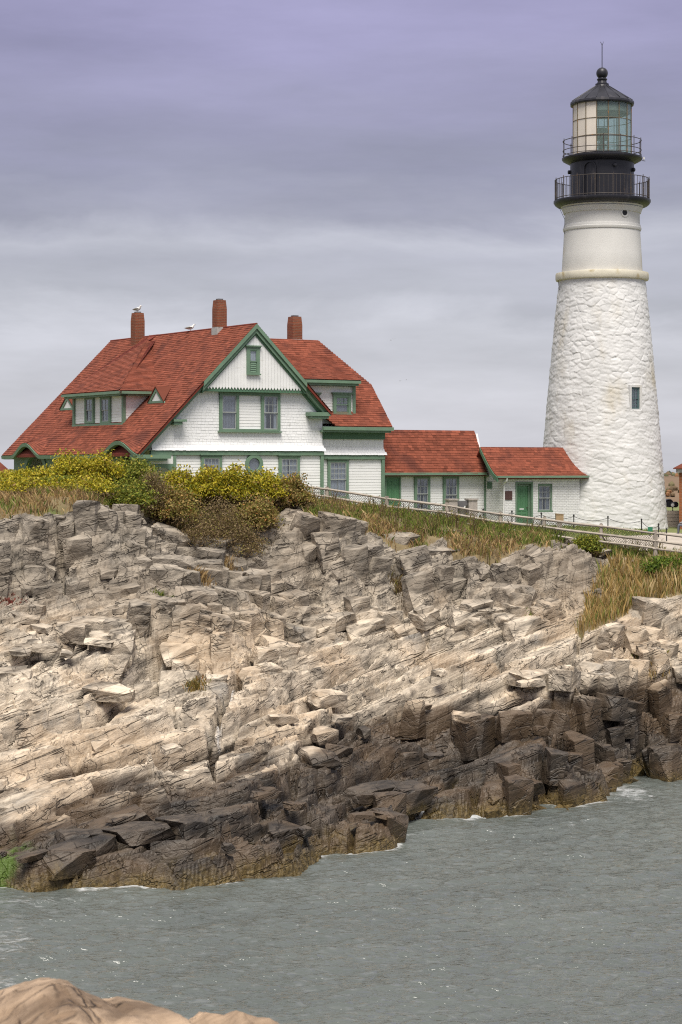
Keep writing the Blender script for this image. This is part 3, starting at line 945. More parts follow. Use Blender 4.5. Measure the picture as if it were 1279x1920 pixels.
BT = [block_template(900 + i) for i in range(16)]
blocks = []
br = random.Random(5)
def strike_at(X, Y):
    a = 37 + 20 * float(fbm(np.array([X * .13]), np.array([Y * .13]), 2, 300)[0] - .5) * 2
    if X < -3.5 and Y > 66: a -= 38 * float(sstep(66, 72, np.array([Y]))[0])
    return math.radians(a)
def place(n_, L, W_, Hh, up, ylo=55, yhi=91, reg=None, skip=0.0):
    k = 0; tries = 0
    while k < n_ and tries < n_ * 40:
        tries += 1
        Y = br.uniform(ylo, yhi); X = br.uniform(-.172 * Y - .5, .172 * Y + 1.0)
        xa, ya = np.array([X]), np.array([Y])
        zb_ = float(samp(BZ, xa, ya)[0])
        if zb_ < -.5 or zb_ > 9.7: continue
        gmv = int(grass_mask(xa, ya)[0])
        if gmv and not (gmv == 1 and br.random() < .10 and L[1] < 2 and Y < 89): continue
        gx = float(samp(BGX, xa, ya)[0]); gy = float(samp(BGY, xa, ya)[0])
        sl = min(1.2, math.hypot(gx, gy))
        if reg and not reg(X, Y, sl): continue
        l_ = br.uniform(*L); w_ = br.uniform(*W_); h_ = br.uniform(*Hh)
        if sl > .6: l_ *= .62; h_ *= 1.35
        sz = float(slab_zone(xa, ya)[0])
        if br.random() < sz * skip: continue
        kk = .35 if sl < .6 else .12
        h_ *= 1 - .35 * sz
        nrm = Vector((-gx * kk + br.gauss(0, .07), -gy * kk + br.gauss(0, .07) - .03, 1)).normalized()
        yaw = strike_at(X, Y) + br.gauss(0, .13) + (math.pi if br.random() < .5 else 0)
        q = Vector((0, 0, 1)).rotation_difference(nrm).to_matrix().to_4x4() @ Matrix.Rotation(yaw, 4, 'Z')
        top_ = zb_ + br.uniform(*up) * (1 + .6 * sl) * (1 - .35 * sz)
        c_ = Vector((X, Y, top_)) - nrm * (h_ * .5)
        mw = Matrix.Translation(c_) @ q @ Matrix.Diagonal((l_, w_, h_, 1))
        size = l_ * h_ / Y
        blocks.append((size, br.randrange(16), mw))
        k += 1
place(40, (.9, 2.2), (.5, 1.1), (.4, .85), (-.04, .22), skip=.9)
place(90, (.4, 1.1), (.3, .6), (.18, .42), (.02, .18), skip=.9)
place(210, (.8, 1.8), (.6, 1.2), (.7, 1.6), (.0, .50), reg=lambda X, Y, s: s > .50 and Y > 68)
place(12, (1.2, 2.4), (.8, 1.4), (.6, 1.0), (-.1, .1), reg=lambda X, Y, s: float(samp(BZ, np.array([X]), np.array([Y]))[0]) < 1.6)
blocks.sort(key=lambda b: -b[0])
for size, ti, mw in blocks[:300]:
    o = mobj('rock_block', BT[ti], ledge)
    o.matrix_local = mw
vs, fs, off = [], [], 0
TVS = []
for t in BT:
    v = np.empty(len(t.vertices) * 3); t.vertices.foreach_get('co', v)
    f = np.empty(len(t.polygons) * 3, dtype=np.int32); t.polygons.foreach_get('vertices', f)
    TVS.append((v.reshape(-1, 3), f.reshape(-1, 3)))
for size, ti, mw in blocks[300:]:
    v, f = TVS[ti]
    mm = np.array(mw)
    vs.append(v @ mm[:3, :3].T + mm[:3, 3]); fs.append(f + off); off += len(v)
mobj('rock_rubble', mesh_np('rock_rubble', np.concatenate(vs), np.concatenate(fs), M['rock']), ledge, 'stuff')

# the ledge the photographer stands on
nX = np.arange(-9, 7.01, .06); nY = np.arange(-6, 30.01, .07)
ngx, ngy = np.meshgrid(nX, nY)
nb = 9.3 - .30 * np.maximum(ngy, 0) - .03 * np.maximum(ngy - 13, 0) ** 2 - .02 * np.maximum(ngx + 1, 0) ** 2
nb = nb + .25 * (fbm(ngx * .8, ngy * .8, 4, 120) - .5)
D1 = 14.5
sx = np.array([(-400, 1930), (-200, 1890), (-60, 1885), (0, 1880), (40, 1862), (90, 1850), (120, 1848), (150, 1858), (165, 1872), (200, 1888), (215, 1898), (270, 1907), (340, 1921), (420, 1975)], float)
X1 = (sx[:, 0] - CX) * D1 / F; Z1 = H + (HZ - sx[:, 1]) * D1 / F
xx1 = ngx + .25 * (ngy - D1)
top = np.interp(xx1, X1, Z1, left=Z1[0] - .5, right=6.5) - .10 * np.abs(ngy - D1) - .12 * (ngy - D1) ** 2 * (ngy > D1) - .035 * (ngy - D1) ** 2 * (ngy < D1)
D2 = 19.0
sx = np.array([(300, 1990), (345, 1916), (362, 1900), (380, 1908), (420, 1911), (440, 1903), (463, 1894), (480, 1900), (505, 1903), (525, 1916), (560, 1960)], float)
X2 = (sx[:, 0] - CX) * D2 / F; Z2 = H + (HZ - sx[:, 1]) * D2 / F
top2 = np.interp(ngx, X2, Z2, left=3.5, right=3.5) - .25 * np.abs(ngy - D2) - .15 * (ngy - D2) ** 2
facet = voro((ngx + .3 * ngy) / .42, ngy / .6, 131, .8)
fz = .20 * (hash2(facet[2], facet[3], 8) - .5) - .07 * (1 - sstep(0, .08, facet[4]))
nz = np.maximum(np.maximum(nb, top + (.9 * fz + .10 * (vnoise((ngx * .8 + ngy * .5) * 4, ngy * 1.2, 150) - .5)) * sstep(-.02, .5, Z1.max() - top)), top2 + .5 * fz + .05 * (fbm(ngx * 6, ngy * 6, 3, 140) - .5))
nz = nz + .08 * (fbm(ngx * 4, ngy * 4, 5, 141, .6) - .5)
ii = np.arange(nz.size).reshape(nz.shape)
nq = np.stack([ii[:-1, :-1], ii[:-1, 1:], ii[1:, 1:], ii[1:, :-1]], -1).reshape(-1, 4)
nq = nq[np.maximum(nz[:-1, :-1], nz[1:, 1:]).ravel() > -2.0]
M['near_rock'] = rock_material('tan_near_rock', .62)
mobj('near_ledge', mesh_np('near_ledge', np.c_[ngx.ravel(), ngy.ravel(), nz.ravel()], nq, M['near_rock'], True), kind='structure')

# ------------------------------------------------------------------ sea
WX = nonuni(-3500, 3500, -10.5, 14.5, .085, 1.22, 400)
WY = nonuni(-300, 6000, 40.0, 81.0, .085, 1.22, 400)
wgx, wgy = np.meshgrid(WX, WY)
wz = np.zeros_like(wgx)
wr = np.random.default_rng(3)
for i in range(46):
    lam = .34 * (1.085 ** i) if i < 30 else wr.uniform(.4, 1.2)
    ang = math.radians(-72 + wr.normal(0, 26))
    k = 2 * math.pi / lam
    steep = .058 if lam < .9 else .022
    mod = .15 + 1.7 * vnoise(wgx * .35 + i * 3.1, wgy * .2 + i * 1.7, 200 + i)
    ph = k * (wgx * math.cos(ang) + wgy * math.sin(ang)) + wr.uniform(0, 6.28)
    wz += mod * steep / k * (np.sin(ph) + .25 * np.sin(2 * ph + 1))
wfade = sstep(25, 16, np.abs(wgx - 2)) * sstep(95, 84, wgy) * sstep(33, 39, wgy)
wz = wz * wfade
tz = np.where((wgx > TX[0]) & (wgx < TX[-1]) & (wgy > TY[0]) & (wgy < 95), ground(wgx, wgy), -5.0)
def blur(a, n):
    for _ in range(n):
        a = a.copy()
        a[1:-1, 1:-1] = (a[1:-1, 1:-1] * 2 + a[:-2, 1:-1] + a[2:, 1:-1] + a[1:-1, :-2] + a[1:-1, 2:]) / 6
    return a
shore = blur((tz > -.12).astype(float), 28)
foam = np.clip(shore * 1.7, 0, 1) * (.25 + 1.0 * sstep(.38, .62, fbm(wgx * .5, wgy * .5, 3, 230)))
def spot(px, py, rx, ry, s):
    Y = H * F / (py - HZ); X = (px - CX) * Y / F
    return s * np.exp(-((wgx - X) / rx) ** 2 - ((wgy - Y) / ry) ** 2)
foam = foam + spot(1180, 1485, 1.0, 2.0, .75) + spot(10, 1765, .9, 2.2, .6) + spot(10, 1845, .6, 1.0, .55) + spot(60, 1690, 2.0, .8, .5) + spot(820, 1570, 1.6, 1.0, .3) + spot(1060, 1545, 2.2, 1.2, .28) + spot(700, 1680, 1.5, 1.0, .15)
ii = np.arange(wz.size).reshape(wz.shape)
wq = np.stack([ii[:-1, :-1], ii[:-1, 1:], ii[1:, 1:], ii[1:, :-1]], -1).reshape(-1, 4)


def sea_material():
    m = bpy.data.materials.new('grey_green_sea')
    n, l = nodes_of(m)
    b = n['Principled BSDF']
    geo = n.new('ShaderNodeNewGeometry')
    mp = n.new('ShaderNodeMapping'); mp.inputs['Rotation'].default_value = (0, 0, math.radians(12)); mp.inputs['Scale'].default_value = (1, 2.1, 1)
    l.new(geo.outputs['Position'], mp.inputs[0])
    no = n.new('ShaderNodeTexNoise'); no.inputs['Scale'].default_value = 3.6; no.inputs['Detail'].default_value = 2; no.inputs['Roughness'].default_value = .62
    l.new(mp.outputs[0], no.inputs['Vector'])
    bp = n.new('ShaderNodeBump'); bp.inputs['Distance'].default_value = .080; bp.inputs['Strength'].default_value = 1.0
    l.new(no.outputs['Fac'], bp.inputs['Height']); l.new(bp.outputs[0], b.inputs['Normal'])
    b.inputs['Roughness'].default_value = .07
    b.inputs['IOR'].default_value = 1.40
    a = n.new('ShaderNodeAttribute'); a.attribute_name = 'foam'
    fn = n.new('ShaderNodeTexNoise'); fn.inputs['Scale'].default_value = 2.2; fn.inputs['Detail'].default_value = 9; fn.inputs['Roughness'].default_value = .72; fn.inputs['Distortion'].default_value = .8
    l.new(mp.outputs[0], fn.inputs['Vector'])
    ad = n.new('ShaderNodeMath'); ad.operation = 'MULTIPLY_ADD'
    l.new(a.outputs['Fac'], ad.inputs[0]); ad.inputs[1].default_value = .36; l.new(fn.outputs['Fac'], ad.inputs[2])
    mr = n.new('ShaderNodeMapRange'); mr.interpolation_type = 'SMOOTHSTEP'
    mr.inputs['From Min'].default_value = .64; mr.inputs['From Max'].default_value = .92; mr.inputs['To Max'].default_value = .7
    l.new(ad.outputs[0], mr.inputs['Value'])
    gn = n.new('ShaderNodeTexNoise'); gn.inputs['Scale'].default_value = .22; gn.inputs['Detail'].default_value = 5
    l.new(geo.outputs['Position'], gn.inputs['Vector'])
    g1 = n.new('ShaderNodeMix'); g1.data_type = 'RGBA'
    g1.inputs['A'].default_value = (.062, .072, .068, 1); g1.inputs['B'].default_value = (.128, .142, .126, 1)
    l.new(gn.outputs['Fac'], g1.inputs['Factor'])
    # ripple glints painted into the water colour as pale drawn-out flecks
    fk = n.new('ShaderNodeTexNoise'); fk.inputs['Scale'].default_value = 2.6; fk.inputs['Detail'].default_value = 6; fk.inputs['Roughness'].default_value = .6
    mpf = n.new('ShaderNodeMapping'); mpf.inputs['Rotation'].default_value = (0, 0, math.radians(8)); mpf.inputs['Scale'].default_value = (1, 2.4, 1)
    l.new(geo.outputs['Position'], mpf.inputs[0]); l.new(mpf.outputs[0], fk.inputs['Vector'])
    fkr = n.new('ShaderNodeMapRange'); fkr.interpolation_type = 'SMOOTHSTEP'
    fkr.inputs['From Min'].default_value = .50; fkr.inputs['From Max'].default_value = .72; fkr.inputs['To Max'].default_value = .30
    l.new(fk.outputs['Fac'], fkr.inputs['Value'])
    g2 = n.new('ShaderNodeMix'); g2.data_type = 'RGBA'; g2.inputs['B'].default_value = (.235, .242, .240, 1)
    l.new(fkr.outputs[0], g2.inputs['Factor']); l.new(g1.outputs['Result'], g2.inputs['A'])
    mx = n.new('ShaderNodeMix'); mx.data_type = 'RGBA'
    l.new(mr.outputs[0], mx.inputs['Factor']); l.new(g2.outputs['Result'], mx.inputs['A']); mx.inputs['B'].default_value = (.55, .56, .56, 1)
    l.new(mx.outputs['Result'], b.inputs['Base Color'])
    rr = n.new('ShaderNodeMapRange'); rr.inputs['To Min'].default_value = .07; rr.inputs['To Max'].default_value = .7
    l.new(mr.outputs[0], rr.inputs['Value']); l.new(rr.outputs[0], b.inputs['Roughness'])
    return m


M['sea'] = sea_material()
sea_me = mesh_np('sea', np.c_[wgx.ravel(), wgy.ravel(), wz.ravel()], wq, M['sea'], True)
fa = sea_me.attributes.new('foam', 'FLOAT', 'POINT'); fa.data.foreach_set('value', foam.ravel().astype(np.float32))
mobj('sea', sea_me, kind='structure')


# ------------------------------------------------------------------ buildings: frame shared by house, passage and tower entry
TH = math.radians(32)
CT, ST = math.cos(TH), math.sin(TH)


class Frame:
    """local axes: u along the front (right and away), v into the building, z up"""
    def __init__(s, ox, oy, oz):
        s.o = (ox, oy, oz)

    def world(s, u, v, z):
        return Vector((s.o[0] + u * CT - v * ST, s.o[1] + u * ST + v * CT, s.o[2] + z))

    def U(s, px, v):
        k = (px - CX) / F
        return (k * (s.o[1] + v * CT) - s.o[0] + v * ST) / (CT - k * ST)

    def onv(s, px, py, v):
        u = s.U(px, v)
        Y = s.o[1] + u * ST + v * CT
        return u, H + (HZ - py) * Y / F - s.o[2]

    def onu(s, px, py, u):
        k = (px - CX) / F
        v = (s.o[0] + u * CT - k * s.o[1] - k * u * ST) / (ST + k * CT)
        Y = s.o[1] + u * ST + v * CT
        return v, H + (HZ - py) * Y / F - s.o[2]

    def ray_plane(s, px, py, p, n):
        """pixel ray against a plane given in local coordinates"""
        d = Vector(((px - CX) / F, 1, (HZ - py) / F))
        o = Vector((0, 0, H)) - Vector(s.o)
        loc = lambda q: Vector((q.x * CT + q.y * ST, -q.x * ST + q.y * CT, q.z))
        d, o = loc(d), loc(o)
        t = (Vector(p) - o).dot(Vector(n)) / d.dot(Vector(n))
        return o + d * t


def wall_v(v0):                      # front wall: a = u, outward normal -v
    return lambda a, n, z: (a, v0 - n, z)


def wall_u(u0):                      # left-facing wall: a = -v, outward normal -u
    return lambda a, n, z: (u0 - n, -a, z)


def shingles(name, parent, mt, S, nrm, spans, d0, d1, expo=.14, wid=.24, thick=.02, seed=1, kind='stuff'):
    """S(a, d) -> point on the surface, d measured up from the eave; spans(d) -> list of (a0, a1)"""
    r = np.random.default_rng(seed)
    V, Fq, T = [], [], []
    n = Vector(nrm)
    row = 0
    d = d0
    while d < d1 - .02:
        e = min(expo, d1 - d)
        for a0, a1 in spans(d + e * .5):
            if a1 - a0 < .03: continue
            a = a0 - (wid * .5 if row % 2 else 0) - r.uniform(0, wid * .3)
            while a < a1:
                w = wid * r.uniform(.75, 1.3)
                l_, r_ = max(a, a0), min(a + w - .004, a1)
                a += w
                if r_ - l_ < .015: continue
                t1 = thick * r.uniform(.8, 1.25); dd = d + r.uniform(-.006, .006)
                p = [S(l_, dd), S(r_, dd), S(r_, d + e * 1.12 if d + e * 1.12 < d1 else d1), S(l_, d + e * 1.12 if d + e * 1.12 < d1 else d1)]
                k = len(V)
                V += [p[0] + n * t1, p[1] + n * t1, p[2] + n * .004, p[3] + n * .004, p[0] - n * .004, p[1] - n * .004]
                Fq += [(k, k + 1, k + 2, k + 3), (k + 4, k + 5, k + 1, k)]
                tt = float(np.clip(r.normal(.5, .22), 0, 1))
                if r.random() < .015: tt = 0.0
                T += [tt, tt]
        d += e; row += 1
    return mobj(name, mesh_np(name, np.array([tuple(p) for p in V]), Fq, mt, tint=T), parent, kind)


def cut_rows(poly_span, z0, z1, openings, expo):
    """rows of boards on a wall: poly_span(z)->(a0,a1); openings (a0,a1,z0,z1)"""
    z = z0
    while z < z1 - .03:
        e = min(expo, z1 - z)
        zm = z + e * .5
        a0, a1 = poly_span(zm)
        segs = [(a0, a1)]
        for oa0, oa1, oz0, oz1 in openings:
            if oz0 < zm < oz1:
                ns = []
                for s0, s1 in segs:
                    if oa1 <= s0 or oa0 >= s1: ns.append((s0, s1)); continue
                    if oa0 > s0: ns.append((s0, oa0))
                    if oa1 < s1: ns.append((oa1, s1))
                segs = ns
        for s0, s1 in segs:
            if s1 - s0 > .04: yield z, e, s0, s1
        z += e


def clapboards(parent, fmap, poly_span, z0, z1, openings, expo=.135, seed=1):
    r = random.Random(seed)
    for z, e, a0, a1 in cut_rows(poly_span, z0, z1, openings, expo):
        mb = MB(fmap); mb.tint = min(1, max(0, r.gauss(.5, .2)))
        t = .017
        mb.hexa([(a0, 0, z), (a0, t, z), (a1, t, z), (a1, 0, z), (a0, 0, z + e * 1.06), (a0, .006, z + e * 1.06), (a1, .006, z + e * 1.06), (a1, 0, z + e * 1.06)])
        mb.build('clapboard', M['white'], parent)


def window(parent, fmap, a0, a1, z0, z1, cas=.13, cap=True, up=(3, 3), lo=(2, 1), curtain='curtain', gap=.35, name='window', deep=.07, sill=True, sash='sash_grey', screen=False):
    """double-hung window: casing outer rectangle; parts nested under the casing"""
    mb = MB(fmap)
    P0, P1 = -.08, .055
    mb.box(a0, a0 + cas, P0, P1, z0, z1).box(a1 - cas, a1, P0, P1, z0, z1)
    mb.box(a0 + cas, a1 - cas, P0, P1 - .003, z1 - cas * 1.15, z1)
    mb.box(a0 + cas, a1 - cas, P0, P1 - .003, z0, z0 + cas * .6)
    if cap: mb.box(a0 - .07, a1 + .07, P0, P1 + .07, z1, z1 + .055).box(a0 - .04, a1 + .04, P0, P1 + .035, z1 - .05, z1 - .002)
    w = mb.build(name, M['green'], parent)
    if sill: MB(fmap).box(a0 - .04, a1 + .04, P1 + .001, P1 + .055, z0 - .03, z0 + .035).build('sill', M['green'], w)
    ia0, ia1, iz0, iz1 = a0 + cas, a1 - cas, z0 + cas * .6, z1 - cas * 1.15
    zm = (iz0 + iz1) / 2
    fr = .045
    for (s0, s1, nn, (nc, nr)) in ((zm - .02, iz1, .018, up), (iz0, zm + .02, -.012, lo)):
        sm = MB(fmap)
        sm.box(ia0, ia0 + fr, nn - .02, nn + .02, s0, s1).box(ia1 - fr, ia1, nn - .02, nn + .02, s0, s1)
        sm.box(ia0 + fr, ia1 - fr, nn - .019, nn + .019, s0, s0 + fr).box(ia0 + fr, ia1 - fr, nn - .019, nn + .019, s1 - fr, s1)
        so = sm.build('sash', M[sash], w)
        mm = MB(fmap)
        for i in range(1, nc):
            x = ia0 + fr + (ia1 - ia0 - 2 * fr) * i / nc
            mm.box(x - .011, x + .011, nn - .012, nn + .012, s0 + fr, s1 - fr)
        for i in range(1, nr):
            x = s0 + fr + (s1 - s0 - 2 * fr) * i / nr
            mm.box(ia0 + fr, ia1 - fr, nn - .010, nn + .010, x - .011, x + .011)
        if nc > 1 or nr > 1: mm.build('muntin', M[sash], w)
        MB(fmap).box(ia0 + fr, ia1 - fr, nn - .003, nn + .003, s0 + fr, s1 - fr).build('pane', M['glass'], w)
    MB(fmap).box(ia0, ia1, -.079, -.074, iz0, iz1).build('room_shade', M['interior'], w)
    if curtain:
        wd = (ia1 - ia0)
        mb = MB(fmap)
        spans_ = [(ia0, ia0 + wd * (.5 - gap * .5)), (ia1 - wd * (.5 - gap * .5), ia1)] if gap > 0 else [(ia0, ia1)]
        for s0, s1 in spans_:
            k = max(2, int((s1 - s0) / .04))
            for i in range(k):
                x0 = s0 + (s1 - s0) * i / k; x1 = s0 + (s1 - s0) * (i + 1) / k
                n_ = -.06 + .016 * (i % 2)
                mb.hexa([(x0, n_ - .004, iz0), (x0, n_, iz0), (x1, -.044 - .016 * ((i + 1) % 2), iz0), (x1, -.048 - .016 * ((i + 1) % 2), iz0),
                         (x0, n_ - .004, iz1), (x0, n_, iz1), (x1, -.044 - .016 * ((i + 1) % 2), iz1), (x1, -.048 - .016 * ((i + 1) % 2), iz1)])
        mb.build('curtain', M[curtain], w)
    return w


HF = Frame(-7.74, 95.3, 9.55)
house = empty('keepers_house', HF.o, TH)
tag(house, 'large white clapboard house with red shingled roofs, green trim and three brick chimneys', 'house')

# --- massing from the photograph
uL = HF.U(325, 0); uR = HF.U(605.5, 0)
vG = -.32                                          # projecting attic gable and rakes
uP, zP = HF.onv(481, 607, vG - .15)                # ridge
zBelt = HF.onv(465, 845, 0)[1]
zHem = HF.onv(475, 729, vG)[1]
SL = .985                                          # roof pitch (rise per run) of the gable roof
def roofL(u): return zP - SL * (uP - u)
def roofR(u): return zP - SL * (u - uP)
uE, zE = HF.onv(266, 851, vG - .15)                # left eave
uE = uP - (zP - zE) / SL
vFar = HF.onu(200, 640, uP)[0] - .8
uRE = HF.onv(622, 789, vG - .15)[0]
vW = .28                                           # wall of the right wing
uW1 = HF.U(720, vW)
print('house', 'uL %.2f uR %.2f uP %.2f zP %.2f zBelt %.2f uE %.2f zE %.2f vFar %.2f uRE %.2f uW1 %.2f' % (uL, uR, uP, zP, zBelt, uE, zE, vFar, uRE, uW1), 'hem', zHem)

# --- wall cores
mb = MB(wall_v(0))
inset = .20
hi = [(uL, -.6), (uR, -.6), (uR, roofR(uR) - inset), (uP, zP - inset - .05), (uE + .75, roofL(uE + .75) - inset), (uE + .75, zBelt - .02), (uL, zBelt - .02)]
mb.prism([(uL, -.6), (uR, -.6), (uR, zBelt), (uL, zBelt)], -(vFar - .5), -.09)
mb.box(uE + .6, uL, -(vFar - .3), -(vFar - .55), -.6, zBelt)
mb.prism([(uE + .9, zBelt), (uR, zBelt), (uR, roofR(uR) - inset), (uP, zP - inset), (uE + .9, roofL(uE + .9) - inset)], -(vFar - .4), -.09)
mb.build('wall', M['white'], house)
mb = MB(wall_v(vG)).prism([(uP - (zP - zHem - .35) / SL, zHem + .03), (uP + (zP - zHem - .35) / SL, zHem + .03), (uP, zP - .35)], -.5, -.03)
mb.build('attic_wall', M['white'], house)

# --- ground floor front
fm0 = wall_v(0)
zW = HF.onv(395, 925, 0)[1]
wins = []
def win_px(px0, px1, py0, py1, v, fr=HF):
    a0, _ = fr.onv(px0, py0, v); a1, _ = fr.onv(px1, py0, v)
    pm = (px0 + px1) / 2
    return a0, a1, fr.onv(pm, py1, v)[1], fr.onv(pm, py0, v)[1]
g1 = win_px(377, 415.5, 853, 932, 0); g2 = win_px(523, 561.5, 854, 934, 0)
oc = HF.onv(476.5, 870.5, 0); orad = .47
op = [g1, g2, (oc[0] - .36, oc[0] + .36, oc[1] - .36, oc[1] + .36)]
clapboards(house, wall_v(.06), lambda z: (uL + .1, uR - .1), -.5, zBelt - .22, [(a[0] + .05, a[1] - .05, a[2], a[3]) for a in op[:2]] + [op[2]], seed=3)
window(house, fm0, *g1, curtain='curtain_white', gap=0, up=(4, 3), lo=(2, 1))
window(house, fm0, *g2, curtain='curtain_white', gap=.12, up=(4, 3), lo=(2, 1))
# oval-framed round window
mb = MB(fm0)
k = 32
ring = []
for r_, n_ in ((orad, -.09), (orad, .06), (orad * .64, .06), (orad * .60, .03), (orad * .60, -.09)):
    ring.append([(oc[0] + r_ * math.cos(2 * math.pi * j / k), n_, oc[1] + r_ * 1.0 * math.sin(2 * math.pi * j / k)) for j in range(k)])
mb._add([p for rg in ring for p in rg], [(i * k + j, i * k + (j + 1) % k, ((i + 1) % 5) * k + (j + 1) % k, ((i + 1) % 5) * k + j) for i in range(5) for j in range(k)])
rw = mb.build('round_window', M['green'], house, smooth=True)
mb = MB(fm0); mb.prism([(oc[0] + orad * .60 * math.cos(2 * math.pi * j / k), oc[1] + orad * .60 * math.sin(2 * math.pi * j / k)) for j in range(k)], -.005, .002)
mb.build('pane', M['glass'], rw)
mb = MB(fm0); mb.prism([(oc[0] + orad * .60 * math.cos(2 * math.pi * j / k), oc[1] + orad * .60 * math.sin(2 * math.pi * j / k)) for j in range(k)], -.08, -.07)
mb.build('room_shade', M['curtain'], rw)
MB(fm0).box(uL - .02, uL + .13, -.085, .05, -.6, zBelt - .2).build('corner_board', M['green'], house)
MB(fm0).box(uR - .13, uR + .02, -.085, .05, -.6, zBelt - .2).build('corner_board', M['green'], house)
MB(fm0).box(uL - .03, uR + .03, -.085, .07, zBelt - .21, zBelt - .01).build('belt_board', M['green'], house)

# --- second floor shingled, skirt flared over the belt
s1, s2 = win_px(411.5, 447.5, 735, 808, 0), win_px(489.5, 525, 738, 809, 0)
grp = (s1[0] - .02, s2[1] + .02, s1[2], s1[3])
def flare(d): return .17 * max(0, 1 - d / .42) ** 2
def S2(a, d): return Vector(wall_v(.06)(a, flare(d), zBelt + d))
def span2(d):
    z = zBelt + d
    a0 = uL if z < roofL(uL) - .30 else uP - (zP - .30 - z) / SL
    a1 = uR if z < roofR(uR) - .30 else uP + (zP - .30 - z) / SL
    if z > zHem + .1: return []
    out = [(a0 - flare(d), a1 + flare(d))]
    if grp[2] - .02 < z < grp[3] + .02:
        out = [(a0, grp[0] + .03), (grp[1] - .03, a1)]
    return out
shingles('siding_shingles', house, M['white_shingle'], S2, (0, -1, 0), span2, 0, zHem - zBelt + .12, .135, .19, .014, 21)
# porch end of the same wall: the triangle left of the corner
def S2b(a, d): return Vector(wall_v(.0)(a, flare(d) * .6, zBelt + d))
def span2b(d):
    z = zBelt + d
    a0 = max(uE + .95, uP - (zP - .30 - z) / SL)
    return [(a0, uL + .02)] if a0 < uL - .02 and z < roofL(uL) - .3 else []
shingles('siding_shingles', house, M['white_shingle'], S2b, (0, -1, 0), span2b, 0, 3.0, .135, .19, .014, 22)
MB(fm0).box(uE + .9, uL + .02, -.085, .06, zBelt - .21, zBelt - .012).build('belt_board', M['green'], house)
MB(fm0).box(uE + .55, uL - .02, -.085, .02, zBelt - .62, zBelt - .212).build('porch_fascia', M['white'], house)
# window group on the second floor
for b_ in ((s1[1] - .001, s2[0] + .001, -.08, .052, s1[3] - .14, s1[3] - .002), (s1[1] - .001, s2[0] + .001, -.08, .052, s1[2] + .002, s1[2] + .10),
           (grp[0] - .05, grp[1] + .05, -.08, .11, s1[3] + .002, s1[3] + .05), (grp[0] - .05, grp[1] + .05, -.08, .10, s1[2] - .06, s1[2] - .002)):
    MB(fm0).box(*b_).build('window_surround', M['green'], house)
clapboards(house, wall_v(.055), lambda z: (s1[1] + .0, s2[0] - .0), s1[2] + .1, s1[3] - .14, [], seed=5)
window(house, fm0, *s1, curtain='curtain', gap=0, up=(1, 1), lo=(1, 1), cap=False, sill=False, cas=.14)
window(house, fm0, s2[0], s2[1], s1[2] + .01, s1[3] - .003, curtain='curtain_white', gap=.55, up=(3, 2), lo=(2, 1), cap=False, sill=False, cas=.14)

# --- attic: vertical boards with pointed feet
bw = .165
a = uP - (zP - zHem) / SL + .2
while a < uP + (zP - zHem) / SL - .2:
    mid = a + bw / 2
    tp = zP - .38 - abs(mid - uP) * SL
    if tp > zHem + .12:
        tl = zP - .38 - abs(a + .004 - uP) * SL; tr = zP - .38 - abs(a + bw - .004 - uP) * SL
        mb = MB(wall_v(vG))
        mb.tint = min(1, max(0, RD.gauss(.5, .15)))
        mb.prism([(a + .004, zHem + .07), (mid, zHem - .06), (a + bw - .004, zHem + .07), (a + bw - .004, max(tr, zHem + .1)), (a + .004, max(tl, zHem + .1))], -.028, .0)
        mb.build('plank', M['white'], house)
    a += bw
hw = (zP - .40 - zHem) / SL
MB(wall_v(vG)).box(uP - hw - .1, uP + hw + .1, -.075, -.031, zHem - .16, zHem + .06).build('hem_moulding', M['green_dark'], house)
at_w = win_px(462, 486, 650, 702, vG)
window(house, wall_v(vG - .02), *at_w, cas=.15, up=(1, 1), lo=(1, 1), curtain=None, sash='green', sill=True)
lz0 = at_w[2] + .1; lz1 = (at_w[2] + at_w[3]) / 2 - .06
for i in range(5):
    z = lz0 + (lz1 - lz0) * i / 5
    MB(wall_v(vG - .02)).hexa([(at_w[0] + .2, .0, z), (at_w[0] + .2, .03, z), (at_w[1] - .2, .03, z), (at_w[1] - .2, .0, z), (at_w[0] + .2, -.005, z + .11), (at_w[0] + .2, .0, z + .11), (at_w[1] - .2, .0, z + .11), (at_w[1] - .2, -.005, z + .11)]).build('louver_slat', M['green'], house)

# --- rake boards (stepped: wide upper rake, lower rake, eave returns)
def rake(u0, u1, side, v0, v1, drop, th, mname='green', name='rake_board'):
    """sloped box under the roof edge from u0 (upper) to u1 (lower)"""
    zf = (lambda u: zP - SL * abs(uP - u))
    mb = MB()
    p = []
    for v in (v0, v1):
        p.append([(u0, v, zf(u0) - drop - th), (u1, v, zf(u1) - drop - th), (u1, v, zf(u1) - drop), (u0, v, zf(u0) - drop)])
    mb.hexa([p[0][0], p[0][1], p[1][1], p[1][0], p[0][3], p[0][2], p[1][2], p[1][3]])
    return mb.build(name, M[mname], house)
uJL = HF.U(383, vG - .2); uJR = HF.U(576, vG - .2)
vR = vG - .15
for (ua, ub) in ((uP, uJL), (uP, uJR)):
    rake(ua, ub, 0, vR - .06, vG + .02, .0, .22)
    rake(ua, ub, 0, vR + .02, vG + .04, .225, .20)
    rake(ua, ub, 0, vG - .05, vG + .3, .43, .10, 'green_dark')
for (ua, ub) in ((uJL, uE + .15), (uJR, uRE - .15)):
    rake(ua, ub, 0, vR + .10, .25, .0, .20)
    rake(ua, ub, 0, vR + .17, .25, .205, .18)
    rake(ua, ub, 0, -.10, .25, .39, .10, 'green_dark')
